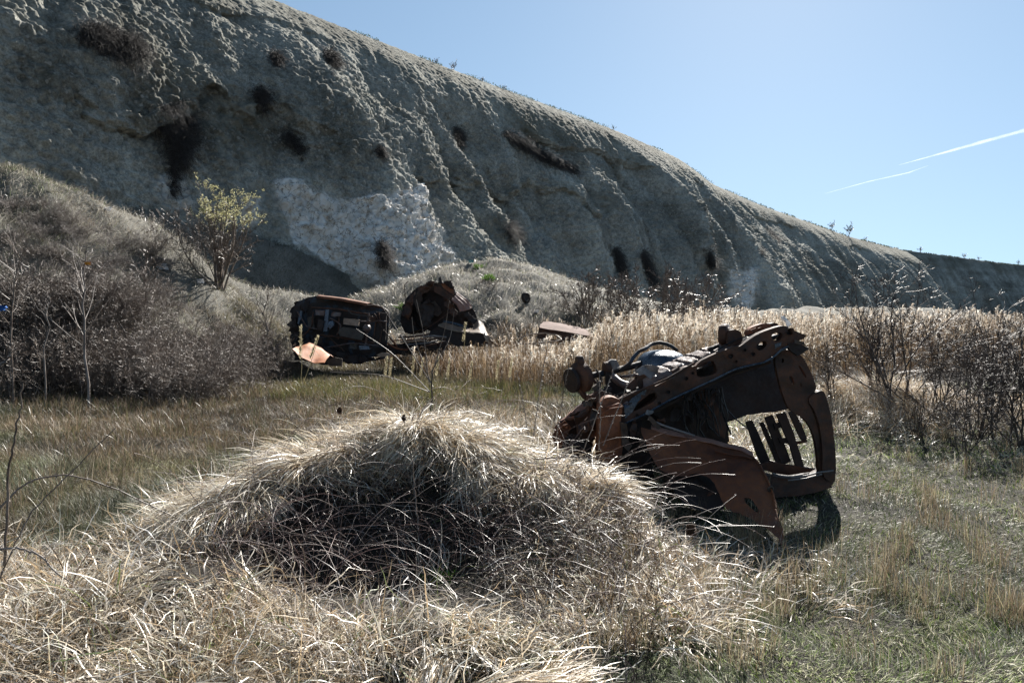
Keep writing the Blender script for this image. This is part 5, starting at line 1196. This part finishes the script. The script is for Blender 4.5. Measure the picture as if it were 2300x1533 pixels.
# ---- pinkish roof among the reeds
D5 = 23
W5 = thing('sunken_car_roof', 'faded pinkish rusty car roof showing above the reeds behind the large wreck', 'car wreck', Wp(1265, 760, D5))
c0 = [Wp(a, b_, D5-.5) for a, b_ in [(1212, 735), (1226, 738), (1262, 744), (1300, 750), (1328, 754)]]; c1 = [Wp(a, b_, D5+.1) for a, b_ in [(1214, 727), (1230, 728), (1265, 733), (1300, 740), (1326, 746)]]; c2 = [Wp(a, b_, D5+.9) for a, b_ in [(1220, 723), (1234, 722), (1266, 727), (1298, 734), (1320, 741)]]
M['fadedroof'] = mat_rust('faded_roof_rust', (.07, .03, .022), (.13, .065, .05), (.20, .12, .095), .3, .55, .95)
loft('roof_skin', [c0, c1, c2], M['fadedroof'], W5, .02, .012, 30, 12, .5, 120)
sheet('roof_side', [(1211, 734), (1226, 739), (1262, 745), (1300, 751), (1328, 755), (1328, 775), (1280, 770), (1240, 765), (1206, 760)], D5-.4, M['rust'], W5, thick=.1, dent=.03, seed=121, holes=[[(1226, 748), (1262, 752), (1262, 764), (1230, 760)]])
W6 = thing('bent_hoop', 'thin bent metal hoop lying in front of the sunken car roof', 'scrap', Wp(1205, 765, 20.5))
rods('hoop', [([Wp(a, b_, 20.5+c_) for a, b_, c_ in [(1164, 768, 0), (1175, 755, .1), (1195, 750, .2), (1225, 748, .3), (1248, 752, .3), (1262, 762, .2), (1250, 766, 0), (1225, 768, -.2), (1195, 772, -.2), (1172, 772, -.1), (1164, 768, 0)]], .022)], M['rustpale'], W6, 6, 50)
# ---- small litter
g = ground_at(1181, 682, 20, 50)
T1 = thing('old_tyre', 'small black tyre standing on the pale slope right of the crumpled wreck', 'tyre', g)
lathe('tyre', g+np.array([0, 0, .24]), (.9, -1, .2), [(-.07, .13), (-.08, .19), (-.05, .22), (0, .23), (.05, .22), (.08, .19), (.07, .13), (.0, .12), (-.07, .13)], M['burnt'], T1, 30)
lathe('rim', g+np.array([0, 0, .24]), (.9, -1, .2), [(-.04, .001), (-.04, .08), (-.06, .13), (.06, .13), (.02, .07), (.02, .001)], M['burnt2'], T1, 24)
def litter(name, label, cat, px, py, s, mat, seed, lift=.05, d=None):
    g = ground_at(px, py, 8, 50) if d is None else Wp(px, py, d); r = np.random.default_rng(seed); n_ = 6
    G = np.stack(np.meshgrid(np.linspace(-1, 1, n_), np.linspace(-1, 1, n_)), -1).reshape(-1, 2)*s*(.7+.3*r.random((n_*n_, 1)))
    V = np.stack([G[:, 0], r.normal(0, s*.3, len(G)), G[:, 1]*.6+lift+s*.4], -1)+g
    f = grid_faces(n_, n_); me = mesh_from(name, np.concatenate([V, V+np.array([0, .012, 0])]), [np.concatenate([f, f[:, ::-1]+n_*n_])], True)
    tag(link(name, me, mat), label, cat)
litter('plastic_scrap', 'tiny white scrap high on the pale slope at the left', 'litter', 243, 478, .10, M['rag'], 1)
litter('plastic_bag', 'crumpled white bag caught in the brush left of the willow trunk', 'litter', 365, 622, .16, M['rag'], 2, .2)
litter('plastic_scrap', 'small white scrap just below the willow trunk', 'litter', 450, 650, .12, M['rag'], 3, .2)
litter('teal_rag', 'small teal rag near the top of the talus cone', 'litter', 1058, 592, .14, M['teal'], 4)
litter('blue_scrap', 'bright blue scrap in the thicket at the left edge', 'litter', 3, 697, .10, M['blue'], 5, 0, 12)
litter('orange_tag', 'small orange tag hanging on the pale sapling', 'tag', 196, 594, .05, M['orange'], 6, 0, 12.1)
litter('plastic_scrap', 'pale scrap lying on the slope below the tyre', 'litter', 1205, 705, .12, M['rag'], 7)
litter('plastic_scrap', 'white speck of litter in the shade under the chalk face', 'litter', 752, 593, .09, M['rag'], 8)
# green weed tufts
def weed(label, px, py, s, n_=260, seed=0, dmin=12):
    g = ground_at(px, py, dmin, 50); r = np.random.default_rng(seed)
    x = g[0]+r.normal(0, s*.5, n_); y = g[1]+r.normal(0, s*.5, n_)
    V, Fq, C = blades(n_, (x, y), r.uniform(.5, 1.1, n_)*s, np.full(n_, s*.16), r.uniform(0, 6.28, n_), np.abs(r.normal(.4, .3, n_)), r.uniform(.2, 1.2, n_), 4, False, pal(n_, [(.10, .20, .03), (.16, .28, .05)], None, .15, r), r=r)
    b_ = Bag(); b_.add(V, Fq, C); tag(link('weed_tuft', b_.mesh('weed_tuft'), M['grass']), label, 'weed')
weed('bright green weed tuft on the upper talus cone', 1100, 630, .25, seed=1)
weed('bright green weed tuft just left of the crumpled wreck', 920, 700, .35, seed=2)
weed('yellow-green weed tuft near the teal rag', 1075, 603, .2, seed=3)
weed('fresh green grass tuft in the dark hollow of the mound', 985, 1300, .10, 60, 4, 2.5)
weed('fresh green blades in the middle of the foreground straw', 1220, 1250, .10, 30, 5, 2.5)
# teasel and dried seed heads
def seedhead(label, px, py, d, rad, stem_to, name='teasel'):
    T = Wp(px, py, d); B = Wp(stem_to[0], stem_to[1], d); e = thing(name, label, 'seed head', B)
    rods('stem', [([B, (B+T)/2+np.array([.01, 0, 0]), T], .003)], M['twig'], e, 5, 8)
    r = np.random.default_rng(int(px)); n_ = 240; Dn = r.normal(0, 1, (n_, 3)); Dn /= np.linalg.norm(Dn, axis=1, keepdims=True); Dn[:, 2] *= 1.35
    P = np.stack([T+Dn*rad*.2, T+Dn*rad*.9, T+Dn*rad*1.1], 1); V, Fq = tube_arrays(P, np.full((n_, 3), rad*.1)*np.array([1, .9, .2]), 3)
    setp(link('head', mesh_from('head', V, [Fq]), M['seedbrown']), e)
seedhead('dark teasel head in front of the meadow left of the straw crest', 763, 922, 5.4, .022, (768, 1010))
seedhead('small teasel head on top of the straw crest', 907, 938, 4.9, .018, (915, 1010))
seedhead('round brown seed head low in the straw at bottom left of centre', 676, 1432, 3.1, .026, (690, 1500))
seedhead('rusty-brown clustered seed head in the shade below the wing', 1552, 1190, 4.1, .032, (1575, 1300), 'dock_seed_head')
# contrail: a long thin vapour streak high and far away
def trail(label, pts, wpx, seed):
    K = 120; t = np.linspace(0, 1, K); tt = np.linspace(0, 1, len(pts)); d = 5000
    Q = np.stack([np.interp(t, tt, [Wp(*p_, d)[k] for p_ in pts]) for k in range(3)], -1)
    rr_ = np.interp(t, tt, wpx)*d/F*.5*(1+.25*fbm(t*14, 0, seed, 3, seed)); rr_[0] = rr_[-1] = .1
    V, Fq = tube_arrays(Q[None], rr_[None], 12)
    tag(link('contrail', mesh_from('contrail', V, [Fq]), M['vapour']), label, 'contrail')
trail('bright upper part of the white contrail at the right edge of the sky', [(2018, 371), (2120, 343), (2210, 318), (2330, 285)], [.5, 6, 9, 11], 1)
trail('fainter lower part of the contrail in the right of the sky', [(1852, 435), (1950, 408), (2040, 388), (2085, 372)], [.6, 2.6, 3.2, .4], 2)
# bolts and pressed details on the big wreck
rb = np.random.default_rng(12)
for k_, (a, b_, rr_) in enumerate([(1500, 880, 4), (1540, 850, 4), (1640, 800, 5), (1652, 812, 3), (1690, 795, 4), (1555, 838, 3), (1480, 905, 3), (1672, 786, 3), (1770, 748, 4), (1430, 932, 3)]):
    lathe('bolt', Wp(a, b_, rd_(a, b_)-.018), (0, -1, .15), [(-.004, .001), (-.004, rr_*.003), (.006, rr_*.004), (.02, rr_*.0042)], M['burnt'], WR, 10)
rods('lower_flange', [([Wp(a, b_, 6.2) for a, b_ in [(1420, 948), (1500, 908), (1580, 868), (1650, 838), (1730, 812)]], .018)], M['burnt2'], WR, 6, 30)
for k_, q_ in enumerate([[(1510, 832), (1525, 822), (1532, 836), (1518, 846)], [(1590, 782), (1612, 772), (1618, 778), (1596, 790)], [(1676, 762), (1690, 752), (1698, 758), (1684, 770)], [(1408, 862), (1426, 850), (1436, 862), (1420, 876)], [(1350, 880), (1362, 868), (1376, 872), (1366, 886)], [(1330, 868), (1344, 860), (1350, 880), (1338, 890)]]):
    sheet('bracket', q_, 6.12+.05*k_, M[('rust', 'burnt2', 'rustdull')[k_ % 3]], WR, thick=.05, dent=.015, step=5, seed=200+k_, tear=.8)
rods('cable', [([Wp(1500, 850, 6.2), Wp(1540, 826, 6.12), Wp(1590, 796, 6.1), Wp(1650, 764, 6.1), Wp(1690, 750, 6.1)], .006)], M['burntgloss'], WR, 5, 20)
rods('cable', [([Wp(1340, 850, 6.5), Wp(1352, 880, 6.4), Wp(1372, 892, 6.3), Wp(1400, 880, 6.3)], .008)], M['rustdull'], WR, 5, 14)

# torn shreds, stiffeners and scraps of the shell
rq = np.random.default_rng(99)
def shred(cx, cy, w_, h_, d, ang, mat, sd, nm='torn_shred'):
    ca, sa = math.cos(ang), math.sin(ang); q_ = []
    for t in np.linspace(0, 2*math.pi, 9)[:-1]:
        rr_ = rq.uniform(.6, 1.15); a_, b_ = math.cos(t)*w_*rr_, math.sin(t)*h_*rr_; q_.append((cx+a_*ca-b_*sa, cy+a_*sa+b_*ca))
    sheet(nm, q_, d, M[mat], WR, thick=.012, dent=.045, step=4, seed=sd, fs=.07, tear=.8)
for k_, (a, b_, w_, h_, d, an, mt) in enumerate([(1266, 960, 16, 7, 6.25, -.7, 'rustor'), (1290, 930, 20, 6, 6.2, -.5, 'rust'), (1322, 905, 18, 8, 6.1, -.6, 'rustdull'), (1276, 1000, 14, 18, 6.1, .2, 'burnt2'), (1312, 960, 14, 22, 6.0, .3, 'rust'), (1334, 935, 8, 24, 5.98, .1, 'burnt2'), (1300, 1015, 18, 14, 6.05, 0, 'rust'), (1410, 905, 14, 8, 6.0, -.5, 'bluesteel'), (1424, 962, 8, 26, 5.98, .1, 'rust'), (1440, 985, 10, 22, 5.98, -.2, 'rustdull'), (1460, 925, 12, 5, 6.05, .5, 'alu'), (1545, 905, 8, 26, 6.2, .2, 'burnt2'), (1575, 925, 7, 30, 6.25, -.2, 'burnt2'), (1600, 900, 6, 26, 6.2, .4, 'rust'), (1520, 930, 14, 18, 6.3, .3, 'burnt2'), (1485, 945, 12, 10, 6.1, 0, 'rust'), (1795, 770, 16, 6, 5.86, .4, 'rustdull'), (1776, 742, 8, 10, 5.88, 0, 'rust'), (1700, 742, 18, 7, 6.12, -.3, 'rustor'), (1655, 1030, 22, 8, 6.1, .3, 'rust'), (1690, 1065, 22, 14, 6.05, .3, 'burnt2'), (1560, 1090, 28, 20, 5.6, .3, 'burnt2'), (1600, 1120, 20, 14, 5.5, .5, 'rust'), (1350, 1045, 16, 12, 5.95, 0, 'rustor')]):
    shred(a, b_, w_, h_, d, an, mt, 300+k_)
for k_, (p_, r_) in enumerate([([(1385, 900, 6.1), (1430, 880, 6.1), (1500, 850, 6.05), (1560, 815, 6.05)], .012), ([(1455, 940, 5.98), (1490, 955, 5.95), (1560, 978, 5.85)], .010), ([(1350, 930, 5.95), (1372, 918, 5.92), (1398, 914, 5.95)], .010), ([(1340, 830, 6.6), (1350, 850, 6.55), (1345, 880, 6.5)], .012), ([(1392, 846, 6.6), (1430, 842, 6.5), (1455, 850, 6.4)], .016)]):
    rods('pipe', [([Wp(*q_) for q_ in p_], r_)], M[('rust', 'alu', 'rustor', 'burnt2', 'tunnel')[k_]], WR, 6, 16)

for k_, (q_, d, mt, nm) in enumerate([([(905, 700), (918, 668), (932, 655), (928, 690), (920, 720)], 21.3, 'rust', 'torn_sheet'), ([(938, 648), (958, 634), (978, 628), (970, 645), (950, 660)], 21.2, 'rust', 'torn_sheet'), ([(985, 628), (992, 620), (996, 636), (1012, 628), (1024, 654), (1010, 648)], 21.3, 'burnt2', 'torn_sheet'), ([(944, 690), (962, 668), (974, 690), (968, 730), (952, 742)], 21.3, 'burnt2', 'torn_sheet'), ([(1030, 700), (1052, 700), (1070, 716), (1060, 738), (1036, 730)], 21.2, 'burnt', 'torn_sheet'), ([(990, 660), (1012, 676), (1030, 706), (1020, 712), (1000, 684)], 21.1, 'rust', 'torn_sheet'), ([(1086, 746), (1102, 752), (1120, 784), (1104, 780)], 21.0, 'rustpale', 'torn_sheet')]):
    sheet(nm, q_, d, M[mt], W3, thick=.03, dent=.12, step=4, seed=400+k_, fs=.25, tear=1.6)
rods('bent_rod', [([Wp(912, 676, 21.2), Wp(908, 640, 21.1), Wp(916, 632, 21.1)], .012)], M['burnt2'], W3, 5, 8)
rods('bent_rod', [([Wp(950, 742, 21), Wp(985, 720, 20.9), Wp(1010, 700, 20.9), Wp(1018, 690, 21)], .014)], M['rust'], W3, 5, 10)
for k_, (q_, mt) in enumerate([([(690, 712), (704, 710), (706, 740), (692, 742)], 'underbody2'), ([(745, 700), (765, 702), (763, 712), (744, 710)], 'tunnel'), ([(700, 760), (722, 758), (724, 776), (702, 778)], 'burnt2'), ([(786, 770), (802, 772), (800, 784), (785, 782)], 'underbody2'), ([(832, 710), (842, 711), (840, 722), (831, 721)], 'rust'), ([(715, 716), (728, 720), (722, 744), (712, 740)], 'burnt2')]):
    sheet('chassis_bracket', q_, D2-.12-.03*k_, M[mt], W2, thick=.08, dent=.03, step=4, seed=430+k_, fs=.15, tear=.7)
for k_, p_ in enumerate([[(668, 700), (690, 735), (720, 740)], [(676, 760), (700, 735), (704, 700)], [(780, 695), (790, 705), (840, 712)], [(735, 780), (790, 770), (850, 776)], [(850, 700), (858, 740), (852, 770)]]):
    rods('pipe', [([Wp(a, b_, D2-.14) for a, b_ in p_], .02)], M[('tunnel', 'rust', 'underbody2')[k_ % 3]], W2, 6, 12)
